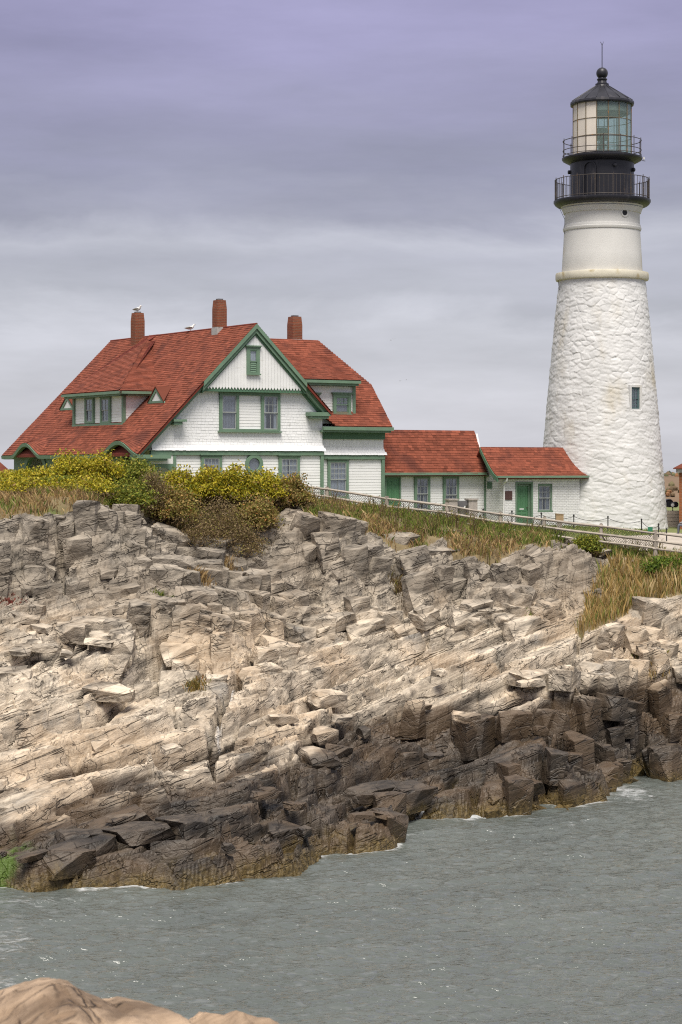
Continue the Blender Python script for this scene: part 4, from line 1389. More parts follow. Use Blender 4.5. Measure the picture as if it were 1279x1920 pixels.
# eave returns
zl = roofL(uE + .15)
MB().box(uE + .0, uE + 1.75, vR + .05, .30, zl - .36, zl - .18).box(uE + .05, uE + 1.6, vR + .12, .30, zl - .46, zl - .362).build('eave_return', M['green'], house)
uq, zq_ = HF.onv(336, 788, vR)
MB().box(uq - .25, uq + .42, vR + .03, .28, zq_ - .06, zq_ + .05).box(uq - .2, uq + .22, vR + .09, .28, zq_ - .20, zq_ - .062).build('eave_return', M['green'], house)
zr_ = roofR(uRE - .15)
MB().box(uRE - 1.15, uRE - .02, vR + .03, .6, zr_ - .34, zr_ - .16).box(uRE - 1.02, uRE - .1, vR + .09, .6, zr_ - .46, zr_ - .342).build('eave_return', M['green'], house)

# --- gable roof, left slope with two eyebrow arches over the porch
slope_len = math.hypot(uP - uE, zP - zE)
cu, cz = (uP - uE) / slope_len, (zP - zE) / slope_len
v_a1 = HF.onu(222, 840, uE)[0]; v_a2 = HF.onu(48, 848, uE)[0]
def eyebrow(v, d):
    b = 0.0
    for vc, w in ((v_a1, 2.0), (v_a2, 1.75)):
        t = abs(v - vc) / w
        if t < 1: b += .62 * (.5 + .5 * math.cos(math.pi * t)) ** .8
    return b * max(0, 1 - d / 1.5) ** 1.6
def SLf(v, d):
    return Vector((uE + d * cu - .05 * eyebrow(v, d), v, zE + d * cz + eyebrow(v, d)))
nL = Vector((-cz, 0, cu))
roof_main = MB().slab([(uE + .05, vR, zE + .05 - .16), (uP, vR, zP - .16), (uP, vFar + .25, zP - .16), (uE + .05, vFar + .25, zE + .05 - .16)], (0, 0, .13)).build('roof', M['red_deck'], house)
shingles('roof_shingles', roof_main, M['red'], SLf, nL, lambda d: [(vR - .04, vFar + .3)], 0, slope_len, .145, .26, .022, 31)
# deck strip lifted by the eyebrows, so the arches are closed above
nv = 120
P_, Fc_ = [], []
for i in range(nv + 1):
    v = vR + (vFar + .25 - vR) * i / nv
    for d in (0.0, .5, 1.0, 1.6):
        q = SLf(v, d); P_.append((q.x, q.y, q.z - .015))
    q = SLf(v, 0); P_.append((q.x + .03, q.y, q.z - .20))      # fascia foot
for i in range(nv):
    for j in range(3): Fc_.append((i * 5 + j, i * 5 + j + 1, (i + 1) * 5 + j + 1, (i + 1) * 5 + j))
mb = MB(); mb._add(P_, Fc_); mb.build('eave_deck', M['red_deck'], house)
mb = MB()
for i in range(nv):
    va, vb_ = vR + (vFar + .25 - vR) * i / nv, vR + (vFar + .25 - vR) * (i + 1) / nv
    qa, qb = SLf(va, 0), SLf(vb_, 0)
    mb.hexa([(qa.x - .03, va, qa.z - .19), (qb.x - .03, vb_, qb.z - .19), (qb.x + .16, vb_, qb.z - .21), (qa.x + .16, va, qa.z - .21),
             (qa.x - .06, va, qa.z - .018), (qb.x - .06, vb_, qb.z - .018), (qb.x + .16, vb_, qb.z - .03), (qa.x + .16, va, qa.z - .03)])
mb.build('eave_fascia', M['green'], house)
# porch wall under the eave: green piers and arches, dark inside
up = uE + .55
seg = 14
for vc, w in ((v_a1, 1.75), (v_a2, 1.5)):
    mbp = MB()
    for i in range(seg):
        t0, t1 = math.pi * i / seg, math.pi * (i + 1) / seg
        for (r0, r1, o0, o1) in ((w * .80, w * 1.0, -.06, .18),):
            def pt(r, t, du): return (up + du, vc + r * math.cos(t), zE - .95 + r * .78 * math.sin(t))
            mbp.hexa([pt(r0, t0, o0), pt(r1, t0, o0), pt(r1, t1, o0), pt(r0, t1, o0), pt(r0, t0, o1), pt(r1, t0, o1), pt(r1, t1, o1), pt(r0, t1, o1)])
    mbp.build('porch_arch', M['green'], house)
edges_v = sorted([vR + .2, v_a1 - 1.4, v_a1 + 1.4, v_a2 - 1.2, v_a2 + 1.2, vFar])
for va, vb_ in ((edges_v[0], edges_v[1]), (edges_v[2], edges_v[3]), (edges_v[4], edges_v[5])):
    MB().box(up, up + .2, va, vb_, -.6, zE - .05).build('porch_pier', M['green'], house)
MB().box(up + .01, up + .19, edges_v[1], edges_v[2], zE + .22, zE + .5).build('porch_header', M['green'], house)
MB().box(up + .01, up + .19, edges_v[3], edges_v[4], zE + .18, zE + .42).build('porch_header', M['green'], house)
MB().box(up + .21, uL + .3, .6, vFar - .3, zE + .55, zE + .62).build('porch_ceiling', M['white'], house)
# porch end toward the sea: green beam with an arched opening
pa0, pa1 = uE + .55, uL - .02
cxp = (HF.U(292, 0) + HF.U(320, 0)) / 2
mb = MB(fm0)
zt = zBelt - .62
for i in range(seg):
    t0, t1 = math.pi * i / seg, math.pi * (i + 1) / seg
    r0 = .50
    q0 = (cxp + r0 * math.cos(t0), zt - .68 + r0 * math.sin(t0)); q1 = (cxp + r0 * math.cos(t1), zt - .68 + r0 * math.sin(t1))
    mb.prism([q0, (q0[0], zt - .003), (q1[0], zt - .003), q1], -.08, .015)
mb.box(pa0, cxp - .50, -.08, .014, -.6, zt - .002).box(cxp + .50, pa1, -.08, .014, -.6, zt - .002)
mb.build('porch_screen', M['green'], house)

# --- right slope of the gable roof
zRE = roofR(uRE)
sl2 = math.hypot(uRE - uP, zP - zRE)
def SRf(v, d):
    t = d / sl2
    return Vector((uRE + (uP - uRE) * t, -v, zRE + (zP - zRE) * t))
nR = Vector(((zP - zRE) / sl2, 0, (uRE - uP) / sl2))
rr = MB().slab([(uP, vR, zP - .16), (uRE, vR, zRE - .16), (uRE, 4.0, zRE - .16), (uRE, 9, zRE - .16), (uP, vFar + .25, zP - .16)], (0, 0, .13)).build('roof', M['red_deck'], house)
shingles('roof_shingles', rr, M['red'], SRf, nR, lambda d: [(-6.0, -(vR - .04))], 0, sl2, .145, .26, .022, 32)
# ridge caps
MB().tube([(uP, vR - .03, zP + .0), (uP, vFar + .28, zP + .0)], .05, 6).build('ridge_cap', M['red_deck'], house)

# --- right wing
fmw = wall_v(vW)
uW0 = uR + .02
zWeave = HF.onv(680, 799, vW - .45)[1]
zWb = HF.onv(665, 853, vW)[1]
mb = MB(fmw).prism([(uR - .3, -.8), (uW1, -.8), (uW1, zWeave + .0), (uR - .3, zWeave + .0)], -9.0, -.09)
mb.build('wall', M['white'], house)
gw = win_px(614.5, 653, 861, 934, vW)
clapboards(house, wall_v(vW + .06), lambda z: (uW0, uW1 - .1), -.7, zWb - .22, [(gw[0] + .05, gw[1] - .05, gw[2], gw[3])], seed=7)
window(house, fmw, *gw, curtain='curtain_white', gap=0, up=(4, 3), lo=(2, 1))
MB(fmw).box(uW1 - .14, uW1 + .02, -.085, .05, -.8, zWb - .2).build('corner_board', M['green'], house)
MB(fmw).box(uW0 - .01, uW1 + .03, -.085, .07, zWb - .21, zWb - .01).build('belt_board', M['green'], house)
def S3(a, d): return Vector(wall_v(vW + .06)(a, flare(d), zWb + d))
shingles('siding_shingles', house, M['white_shingle'], S3, (0, -1, 0), lambda d: [(uW0, uW1 + flare(d))], 0, zWeave - .30 - zWb, .135, .19, .014, 23)
# jerkin-headed main roof of the wing
uKr, zKr = HF.onv(736, 800, vW - .5)
vKe = vW - .5
vRid = HF.onu(697, 722, uKr)[0]
zJ = HF.onu(697, 722, uKr)[1]
pitch = (zJ - zKr) / (vRid - vKe)
_ue0, _ze0 = HF.onv(677, 713, vW + .10 - .45)
zTop = HF.onu(568, 637, _ue0)[1] - .12
vTop = vKe + (zTop - zKr) / pitch
uTopEnd = uKr - 1.9
print('wing', 'uKr %.2f zKr %.2f vJ %.2f zJ %.2f pitch %.2f zTop %.2f' % (uKr, zKr, vRid, zJ, pitch, zTop), 'px of ridge end', [round(c) for c in proj(*[HF.world(uTopEnd, vTop, zTop)[i] for i in (0, 1, 2)])])
lw = math.hypot(vTop - vKe, zTop - zKr)
def S4(a, d):
    t = d / lw
    return Vector((a, vKe + (vTop - vKe) * t, zKr + (zTop - zKr) * t))
nW = Vector((0, -(zTop - zKr) / lw, (vTop - vKe) / lw))
jd = lw * (vRid - vKe) / (vTop - vKe)
def span4(d):
    a1 = uKr if d < jd else uKr - (uKr - uTopEnd) * (d - jd) / (lw - jd)
    z = zKr + (zTop - zKr) * d / lw
    a0 = max(uP + .3, uP + (zP - z) / SL - .25)
    return [(a0, a1)] if a0 < a1 else []
uI0, uI1 = uP + (zP - zKr) / SL - .1, uP + (zP - zTop) / SL - .1
wing_roof = MB().slab([(uI0, vKe, zKr - .15), (uKr, vKe, zKr - .15), (uKr, vRid, zJ - .15), (uTopEnd, vTop, zTop - .15), (uI1, vTop, zTop - .15)], (0, 0, .12)).build('roof', M['red_deck'], house)
shingles('roof_shingles', wing_roof, M['red'], S4, nW, span4, 0, lw, .145, .26, .022, 33)
vBk = 2 * vTop - vKe
MB().slab([(uKr, vRid, zJ - .13), (uKr, 2 * vTop - vRid, zJ - .13), (uTopEnd, vTop, zTop - .13)], (0, 0, .11)).build('hip_end', M['red_deck'], house)
MB().slab([(uI0, vBk, zKr - .15), (uKr, vBk, zKr - .15), (uKr, 2 * vTop - vRid, zJ - .15), (uTopEnd, vTop, zTop - .15), (uI1, vTop, zTop - .15)], (0, 0, .12)).build('roof', M['red_deck'], house)
mb = MB(lambda a, n, z: (n, a, z)).prism([(vW + .1, zWeave - .3), (vBk - .6, zWeave - .3), (2 * vTop - vRid, zJ - .2), (vRid, zJ - .2)], uW1 - .12, uW1 - .02)
mb.build('gable_wall', M['white'], house)
MB().box(uRE - .35, uKr + .02, vKe - .10, vKe + .07, zKr - .20, zKr - .035).box(uRE - .35, uKr - .08, vKe + .0, vW + .1, zKr - .30, zKr - .202).build('eave_cornice', M['green'], house)
MB().box(uR - .02, uW1 + .02, vW - .07, vW + .09, zKr - .62, zKr - .302).build('frieze_board', M['green_dark'], house)
# shed dormer
vD = vW + .10
dz1 = HF.onv(640, 715, vD - .45)[1]
ud0 = HF.onv(560, 740, vD)[0]; ud1 = HF.onv(665.5, 740, vD)[0]
ue0, ze0 = HF.onv(677, 713, vD - .45)
vDr, zDr = HF.onu(568, 637, ue0)
print('dormer', ud0, ud1, ue0, 'ridge v %.2f z %.2f' % (vDr, zDr), 'eave z', ze0)
zd0 = HF.onv(640, 783, vD)[1]
mb = MB(wall_v(vD)).prism([(ud0, zd0 - .3), (ud1, zd0 - .3), (ud1, ze0 - .1), (ud0, ze0 - .1)], -2.2, -.09)
mb.build('dormer_wall', M['white'], house)
dw1 = win_px(624.5, 657.5, 738, 777, vD); dw0 = win_px(568, 598.5, 738, 777, vD)
clapboards(house, wall_v(vD + .06), lambda z: (ud0, ud1 - .1), zd0, ze0 - .30, [(a[0] + .05, a[1] - .05, a[2], a[3]) for a in (dw0, dw1)], seed=9)
window(house, wall_v(vD), *dw1, curtain='curtain', gap=0, up=(3, 2), lo=(1, 1), cas=.15, sash='green')
window(house, wall_v(vD), *dw0, curtain='curtain_white', gap=0, up=(3, 2), lo=(1, 1), cas=.15)
MB(wall_v(vD)).box(ud1 - .13, ud1 + .02, -.085, .05, zd0 - .2, ze0 - .2).build('corner_board', M['green'], house)
MB(wall_v(vD)).box(ud1 - .10, ud1 + .3, -.3, .07, zd0 - .10, zd0 - .04).box(ud0, ud1 - .101, -.1, .06, zd0 - .06, zd0 - .002).build('dormer_flashing', M['metal_grey'], house)
MB().box(ud0, ue0 - .02, vD - .50, vD - .36, ze0 - .17, ze0 - .035).box(ud0, ue0 - .08, vD - .38, vD + .1, ze0 - .28, ze0 - .172).build('eave_cornice', M['green'], house)
ldr = math.hypot(vDr - vD + .45, zDr - ze0)
def S5(a, d):
    t = d / ldr
    return Vector((a, vD - .5 + (vDr - vD + .5) * t, ze0 + (zDr - ze0) * t))
nD = Vector((0, -(zDr - ze0) / ldr, (vDr - vD + .45) / ldr))
dr = MB().slab([(uP + (zP - ze0) / SL - .1, vD - .45, ze0 - .15), (ue0, vD - .45, ze0 - .15), (ue0, vDr, zDr - .15), (uP + (zP - zDr) / SL - .1, vDr, zDr - .15)], (0, 0, .12)).build('dormer_roof', M['red_deck'], house)
def span5(d):
    z = ze0 + (zDr - ze0) * d / ldr
    return [(max(uP + .3, uP + (zP - z) / SL - .2), ue0 + .03)]
shingles('roof_shingles', dr, M['red'], S5, nD, span5, 0, ldr, .145, .26, .022, 34)
# right cheek below the shed roof, filling down to the wing roof
mb = MB(lambda a, n, z: (n, a, z)).prism([(vD, zd0), (vD, ze0 - .16), (vDr - .1, zDr - .2), (vDr - .1, zDr - 1.5)], ud1 - .14, ud1 - .02)
mb.build('dormer_cheek', M['white'], house)
MB().slab([(uP + .6, vDr, zDr - .15), (ue0, vDr, zDr - .15), (ue0 - .2, vDr + 3.4, zDr - 2.6), (uP + .6, vDr + 3.4, zDr - 2.6)], (0, 0, .12)).build('roof', M['red_deck'], house)

# --- left dormer, hipped
nl = Vector((-SL, 0, 1)).normalized()
B1 = HF.ray_plane(231, 793, (uP, 0, zP), (-SL, 0, 1)); B0 = HF.ray_plane(137, 798, (uP, 0, zP), (-SL, 0, 1))
uD = (B1.x + B0.x) / 2; vd0, vd1 = B1.y, B0.y
print('ldormer u %.2f %.2f v %.2f %.2f' % (B1.x, B0.x, vd0, vd1))
vd0 = HF.onu(232, 760, uD)[0]; vd1 = HF.onu(138, 760, uD)[0]
zDe = HF.onu(232, 731, uD - .4)[1]
zDb = roofL(uD)
mb = MB().prism([(uD + .09, zDb - .2), (uD + .09, zDe), (uD + (zDe - zDb) / SL + .3, zDe)], vd0 + .06, vd1 - .06)
mb.build('dormer_wall', M['white'], house)
fmd = wall_u(uD)
dl = []
for (x0, x1) in ((160, 176.5), (189, 207.5)):
    va_, vb_ = HF.onu(x0, 760, uD)[0], HF.onu(x1, 760, uD)[0]
    dl.append((-va_, -vb_, HF.onu((x0 + x1) / 2, 794, uD)[1], HF.onu((x0 + x1) / 2, 741, uD)[1]))
clapboards(house, wall_u(uD + .06), lambda z: (-vd1 + .1, -vd0 - .1), zDb + .04, zDe - .12, [(a[0] + .05, a[1] - .05, a[2], a[3]) for a in dl], seed=11)
for a_ in dl:
    window(house, fmd, *a_, cas=.16, up=(2, 2), lo=(2, 1), curtain='curtain', gap=.4, sill=False)
MB(fmd).box(-vd0 - .13, -vd0 + .03, -.10, .05, zDb - .05, zDe - .1).build('corner_board', M['green'], house)
MB(fmd).box(-vd1 - .03, -vd1 + .13, -.10, .05, zDb - .05, zDe - .1).build('corner_board', M['green'], house)
MB(fmd).box(-vd1 - .03, -vd0 + .03, -.10, .08, zDb - .08, zDb + .03).build('dormer_sill', M['green'], house)
# cheek of the dormer facing the sea
fmc = wall_v(vd0 + .06)
clapboards(house, fmc, lambda z: (uD + .03, uD + (z - zDb) / SL + .05), zDb + .1, zDe - .1, [], seed=12)
# its roof
ov = .45
zDt = zP + .10
uDt = uP + .1
rise = zDt - zDe
runu = uDt - (uD - ov)
hipv = .62 * runu
e00, e01 = vd0 - ov, vd1 + ov
dlen = math.hypot(runu, rise)
def S6(a, d):
    t = d / dlen
    return Vector((uD - ov + runu * t, a, zDe + rise * t))
n6 = Vector((-rise, 0, runu)).normalized()
vq0 = HF.onu(268, 627, uDt - .4)[0]; vq1 = HF.onu(200, 640, uDt - .4)[0]
hip0 = vq0 - e00; hip1 = max(.3, e01 - vq1)
def span6(d):
    t = d / dlen
    return [(e00 + hip0 * t, e01 - hip1 * t)]
ldr_ = MB().slab([(uD - ov, e00, zDe - .15), (uDt, vq0, zDt - .15), (uDt, e01 - hip1, zDt - .15), (uD - ov, e01, zDe - .15)], (0, 0, .12)).build('dormer_roof', M['red_deck'], house)
shingles('roof_shingles', ldr_, M['red'], S6, n6, span6, 0, dlen, .145, .26, .022, 35)
# hip facing the sea
uH1 = uP - (zP - zDe) / SL + .35
hl = math.hypot(hip0, rise)
def S7(a, d):
    t = d / hl
    return Vector((a, e00 + hip0 * t, zDe + rise * t))
n7 = Vector((0, -rise, hip0)).normalized()
def span7(d):
    t = d / hl
    return [(uD - ov + runu * t, max(uD - ov + runu * t, uH1 + (uDt - uH1) * t))]
hp = MB().slab([(uD - ov, e00, zDe - .15), (uH1, e00, zDe - .15), (uDt, vq0, zDt - .15)], (0, 0, .12)).build('dormer_hip', M['red_deck'], house)
shingles('roof_shingles', hp, M['red'], S7, n7, span7, 0, hl, .16, .30, .024, 36)
MB().slab([(uD - ov, e01, zDe - .15), (uH1, e01, zDe - .15), (uDt, e01 - hip1, zDt - .15)], (0, 0, .12)).build('dormer_hip', M['red_deck'], house)
MB().box(uD - ov - .02, uD - ov + .12, e00, e01, zDe - .16, zDe - .035).box(uD - ov + .1, uD + .05, e00 + .1, e01 - .1, zDe - .24, zDe - .162).build('eave_cornice', M['green'], house)
MB().box(uD - ov + .12, uH1 - .1, e00 - .02, e00 + .12, zDe - .16, zDe - .035).box(uD - ov + .12, uH1 - .2, e00 + .1, vd0 + .1, zDe - .24, zDe - .162).build('eave_cornice', M['green'], house)

# --- two small triangular vents on the left slope
def tri_dormer(px0, px1, py_b, py_t):
    q0 = HF.ray_plane(px1, py_b, (uP, 0, zP), (-SL, 0, 1)); q1 = HF.ray_plane(px0, py_b, (uP, 0, zP), (-SL, 0, 1))
    u_ = (q0.x + q1.x) / 2; va_, vb_ = q0.y, q1.y
    zb_ = roofL(u_); vm = (va_ + vb_) / 2
    zt_ = zb_ + (py_b - py_t) * 103 / F * .95
    mb = MB(wall_u(u_))
    A, B, C = (-vb_, zb_), (-va_, zb_), (-vm, zt_)
    cen = (-vm, zb_ + (zt_ - zb_) * .36)
    ins = [tuple(np.array(cen) + (np.array(p) - np.array(cen)) * .60) for p in (A, B, C)]
    for (p, q, pi, qi) in ((A, B, ins[0], ins[1]), (B, C, ins[1], ins[2]), (C, A, ins[2], ins[0])):
        mb.prism([p, q, qi, pi], -.03, .05)
    d_ = mb.build('triangular_vent', M['green'], house)
    MB(wall_u(u_)).prism(ins, -.03, .01).build('louver', M['white'], d_)
    back = (zt_ - zb_) / SL + .05
    for (p, q) in ((A, C), (C, B)):
        pp = [(u_ - .08, -p[0], p[1] + .02), (u_ - .08, -q[0], q[1] + .02)]
        apex = (u_ + back, vm, zt_ + .02)
        MB().slab([pp[0], pp[1], apex], (0, 0, .06)).build('vent_roof', M['red'], d_)
tri_dormer(279, 309, 756, 727)
tri_dormer(114, 141, 769, 741)

# --- chimneys
def chimney(px0, px1, py_top, py_base, u_, v_, flash=True, lean=.10):
    q = HF.world(u_, v_, 0)
    sc_ = q.y / F
    hw_ = (px1 - px0) * .5 * sc_ / (CT + ST) * .98
    cxp_ = (px0 + px1) / 2
    # shift along u so that the stack stands in its column
    uu = HF.U(cxp_, v_)
    Yq = HF.world(uu, v_, 0).y
    zt_ = H + (HZ - py_top) * Yq / F - HF.o[2]; zb_ = H + (HZ - py_base) * Yq / F - HF.o[2]
    mb = MB()
    zk = zt_ - .42
    rings_ = [(hw_, zb_ - .8), (hw_, zk), (hw_ * .86, zt_)]
    P0 = []
    for h_, z in rings_:
        P0 += [(uu - h_, v_ - h_, z), (uu + h_, v_ - h_, z), (uu + h_, v_ + h_, z), (uu - h_, v_ + h_, z)]
    fs_ = [(0, 3, 2, 1), (8, 9, 10, 11)]
    for i in range(2):
        for j in range(4): fs_.append((i * 4 + j, i * 4 + (j + 1) % 4, (i + 1) * 4 + (j + 1) % 4, (i + 1) * 4 + j))
    mb._add(P0, fs_)
    c_ = mb.build('chimney', M['chimney'], house)
    MB().box(uu - hw_ * .5, uu + hw_ * .5, v_ - hw_ * .5, v_ + hw_ * .5, zt_ + .002, zt_ + .07).build('flue', M['slate_iron'], c_)
    if flash:
        MB().box(uu - hw_ - .025, uu + hw_ + .025, v_ - hw_ - .025, v_ + hw_ + .025, zb_ - .55, zb_ + .10).build('flashing', M['metal_grey'], c_)
    return uu, v_, zt_
vch1 = HF.onu(258, 632, uP - .2)[0]
ch1 = chimney(244.5, 272, 587, 632, uP - .2, vch1, flash=False)
vch2 = HF.onu(411, 618, uP - .1)[0]
ch2 = chimney(397.5, 426, 563, 618, uP - .1, vch2)
vch3 = vDr - .25
ch3 = chimney(538, 567.5, 594, 640, 9, vch3)

# ------------------------------------------------------------------ passage (white clapboard link)
vC = .75
q0 = HF.world(HF.U(720, vC) - .2, vC, 0)
LF = Frame(q0.x, q0.y, 8.9)
link = empty('link_building', LF.o, TH)
tag(link, 'low white clapboard passage with red roof and green door joining house to tower entry', 'building')
a0 = 0.0; a1 = LF.U(911, 0)
zEv = LF.onv(810, 886, -.3)[1]
vRd = None
uRr, zRr = LF.onv(912.5, 888, -.4)
vRg, zRg = LF.onu(888.5, 807.5, uRr)
print('link', a1, zEv, 'ridge v %.2f z %.2f' % (vRg, zRg))
MB().box(-.3, a1, .09, 2 * vRg - .1, -.8, zEv).build('wall', M['white'], link)
mb = MB(lambda a, n, z: (n, a, z)).prism([(-.0, zEv - .1), (2 * vRg, zEv - .1), (vRg, zRg - .15)], a1 - .12, a1 - .003); mb.build('gable_wall', M['white'], link)
fl = wall_v(0)
def wl_(x0, x1, y0, y1): return win_px(x0, x1, y0, y1, 0, LF)
dr_ = wl_(722, 750.5, 891.5, 965)
w1 = wl_(777, 806, 891.5, 958); w2 = wl_(831, 860, 891.5, 962)
dz0 = LF.onv(736, 952, 0)[1] - .4
clapboards(link, wall_v(.06), lambda z: (dr_[1] - .02, a1 - .03), -.5, zEv - .16, [(a[0] + .05, a[1] - .05, a[2], a[3]) for a in (w1, w2)], .125, seed=13)
window(link, fl, *w1, cas=.13, cap=False, up=(3, 2), lo=(3, 1), curtain='curtain', gap=.25)
window(link, fl, *w2, cas=.13, cap=False, up=(3, 2), lo=(3, 1), curtain='curtain', gap=.3)
def panel_door(parent, fm, x0, x1, z0, z1, mail=False, knob=1):
    cas = .09
    mb = MB(fm).box(x0 - cas, x0, -.09, .045, z0, z1 + cas).box(x1, x1 + cas, -.09, .045, z0, z1 + cas).box(x0, x1, -.09, .044, z1 + .002, z1 + cas)
    mb.build('door_frame', M['green'], parent)
    d_ = MB(fm).box(x0 + .004, x1 - .004, -.05, -.01, z0, z1 - .004).build('door', M['door'], parent)
    w_ = x1 - x0; h_ = z1 - z0
    for (f0, f1, g0, g1) in ((.12, .46, .80, .93), (.54, .88, .80, .93), (.12, .46, .36, .75), (.54, .88, .36, .75), (.12, .46, .06, .30), (.54, .88, .06, .30)):
        ax0, ax1, az0, az1 = x0 + w_ * f0, x0 + w_ * f1, z0 + h_ * g0, z0 + h_ * g1
        p = MB(fm)
        p.box(ax0, ax1, -.012, .002, az0, az0 + .03).box(ax0, ax1, -.012, .002, az1 - .03, az1).box(ax0, ax0 + .03, -.012, .003, az0 + .031, az1 - .031).box(ax1 - .03, ax1, -.012, .003, az0 + .031, az1 - .031)
        p.box(ax0 + .06, ax1 - .06, -.012, -.001, az0 + .06, az1 - .06)
        p.build('door_panel', M['door'], d_)
    if mail: MB(fm).box(x0 + w_ * .33, x0 + w_ * .67, -.011, .008, z0 + h_ * .40, z0 + h_ * .43).build('mail_slot', M['white'], d_)
    kx = x0 + w_ * (.92 if knob > 0 else .08)
    MB(fm).tube([(kx, -.01, z0 + h_ * .45), (kx, .03, z0 + h_ * .45), (kx, .06, z0 + h_ * .45)], [.014, .032, .022], 8).build('door_knob', M['bronze'], d_)
panel_door(link, fl, dr_[0] + .06, dr_[1] - .06, dz0, dr_[3] - .12, knob=-1)
MB().box(a1 - .08, a1 - .004, -.03, .08, -.7, zEv - .15).build('corner_board', M['green'], link)
MB().box(-.1, uRr + .02, -.42, -.27, zEv - .13, zEv + .0).box(-.1, a1 - .01, -.30, .1, zEv - .20, zEv - .132).build('eave_cornice', M['green'], link)
llen = math.hypot(vRg + .4, zRg - zRr)
def S8(a, d):
    t = d / llen
    return Vector((a, -.4 + (vRg + .4) * t, zRr + (zRg - zRr) * t))
n8 = Vector((0, -(zRg - zRr) / llen, (vRg + .4) / llen))
lk = MB().slab([(-.2, -.38, zRr - .12), (uRr, -.38, zRr - .12), (uRr, vRg, zRg - .12), (-.2, vRg, zRg - .12)], (0, 0, .1)).build('roof', M['red_deck'], link)
shingles('roof_shingles', lk, M['red'], S8, n8, lambda d: [(-.15, uRr + .03)], 0, llen, .145, .24, .022, 37)
MB().slab([(-.2, 2 * vRg + .38, zRr - .12), (uRr, 2 * vRg + .38, zRr - .12), (uRr, vRg, zRg - .12), (-.2, vRg, zRg - .12)], (0, 0, .1)).build('roof', M['red_deck'], link)

# ------------------------------------------------------------------ tower entry (white brick)
vB = -.70
q0 = HF.world(HF.U(942.5, vB), vB, 0)
EF = Frame(q0.x, q0.y, 8.5)
entry = empty('tower_entry', EF.o, TH)
tag(entry, 'small white brick entry with green door and bronze plaque against the tower', 'building')
e1 = EF.U(1096, 0)
zEe = EF.onv(1015, 893, -.3)[1]
uEl, zEl = EF.onv(934, 894, -.35)
vEr, zEr = EF.onu(901, 838, uEl)
print('entry', e1, zEe, 'ridge v %.2f z %.2f' % (vEr, zEr))
ebw = EF.U(1087, 0)
def bell(t):                                     # bell-cast slope, flatter toward the eave
    return max(t, 0.0) ** 1.35
wallm = MB()
dE = win_px(967, 998.5, 907, 990, 0, EF); wE = win_px(1009, 1036, 907, 959, 0, EF)
wallm.box(.0, dE[0] - .0, .0, .3, -.7, zEe).box(dE[1], wE[0], .0, .3, -.7, zEe).box(wE[1], ebw, .0, .3, -.7, zEe)
wallm.box(dE[0] + .001, dE[1] - .001, .001, .3, dE[3], zEe).box(wE[0] + .001, wE[1] - .001, .001, .3, wE[3], zEe).box(wE[0] + .001, wE[1] - .001, .001, .3, -.7, wE[2])
wallm.box(.0, ebw, .31, 2 * vEr - .3, -.7, zEe - .01)
wallm.build('brick_wall', M['white_brick'], entry)
prof = [(-.0, zEe - .02)] + [(-.35 + (vEr + .35) * t, zEl + (zEr - zEl) * bell(t) - .14) for t in (.2, .4, .6, .8, 1)]
prof += [(2 * vEr - p[0], p[1]) for p in prof[-2::-1]]
MB(lambda a, n, z: (n, a, z)).prism(prof, .002, .3).build('gable_wall', M['white_brick'], entry)
rw_ = wall_v(.09)
window(entry, wall_v(.10), wE[0] + .01, wE[1] - .01, wE[2] + .01, wE[3] - .01, cas=.08, cap=False, up=(3, 2), lo=(3, 1), curtain='curtain', gap=.2)
panel_door(entry, wall_v(.16), dE[0] + .10, dE[1] - .18, EF.onv(983, 985, 0)[1], dE[3] - .12, mail=True)
MB(wall_v(0)).box(dE[0] - .02, dE[0] + .08, -.14, .03, -.5, dE[3]).box(dE[1] - .08, dE[1] + .02, -.14, .03, -.5, dE[3]).box(dE[0] - .02, dE[1] + .02, -.14, .031, dE[3], dE[3] + .09).build('door_surround', M['green'], entry)
pq = win_px(947, 960, 920.5, 937, 0, EF)
MB(wall_v(0)).box(pq[0], pq[1], .002, .035, pq[2], pq[3]).build('plaque', M['plaque'], entry)
MB().box(uEl - .03, e1, -.40, -.30, zEe - .08, zEe + .03).box(uEl - .03, ebw, -.31, .02, zEe - .15, zEe - .082).build('eave_gutter', M['green'], entry)
elen = math.hypot(vEr + .35, zEr - zEl)
def S9(a, d):
    t = d / elen
    return Vector((a, -.37 + (vEr + .37) * t, zEl + (zEr - zEl) * bell(t)))
n9 = Vector((0, -(zEr - zEl) / elen, (vEr + .35) / elen))
edk = MB()
pts = [(-.35 + (vEr + .35) * t, zEl + (zEr - zEl) * bell(t)) for t in (0, .2, .4, .6, .8, 1)]
for (p, q) in zip(pts[:-1], pts[1:]):
    edk.slab([(uEl - .02, p[0], p[1] - .11), (e1, p[0], p[1] - .11), (e1, q[0], q[1] - .11), (uEl - .02, q[0], q[1] - .11)], (0, 0, .10))
    edk.slab([(uEl - .02, 2 * vEr - p[0], p[1] - .11), (e1, 2 * vEr - p[0], p[1] - .11), (e1, 2 * vEr - q[0], q[1] - .11), (uEl - .02, 2 * vEr - q[0], q[1] - .11)], (0, 0, .10))
er_ = edk.build('roof', M['red_deck'], entry)
shingles('roof_shingles', er_, M['red'], S9, n9, lambda d: [(uEl - .02, e1)], 0, elen, .14, .22, .022, 38)
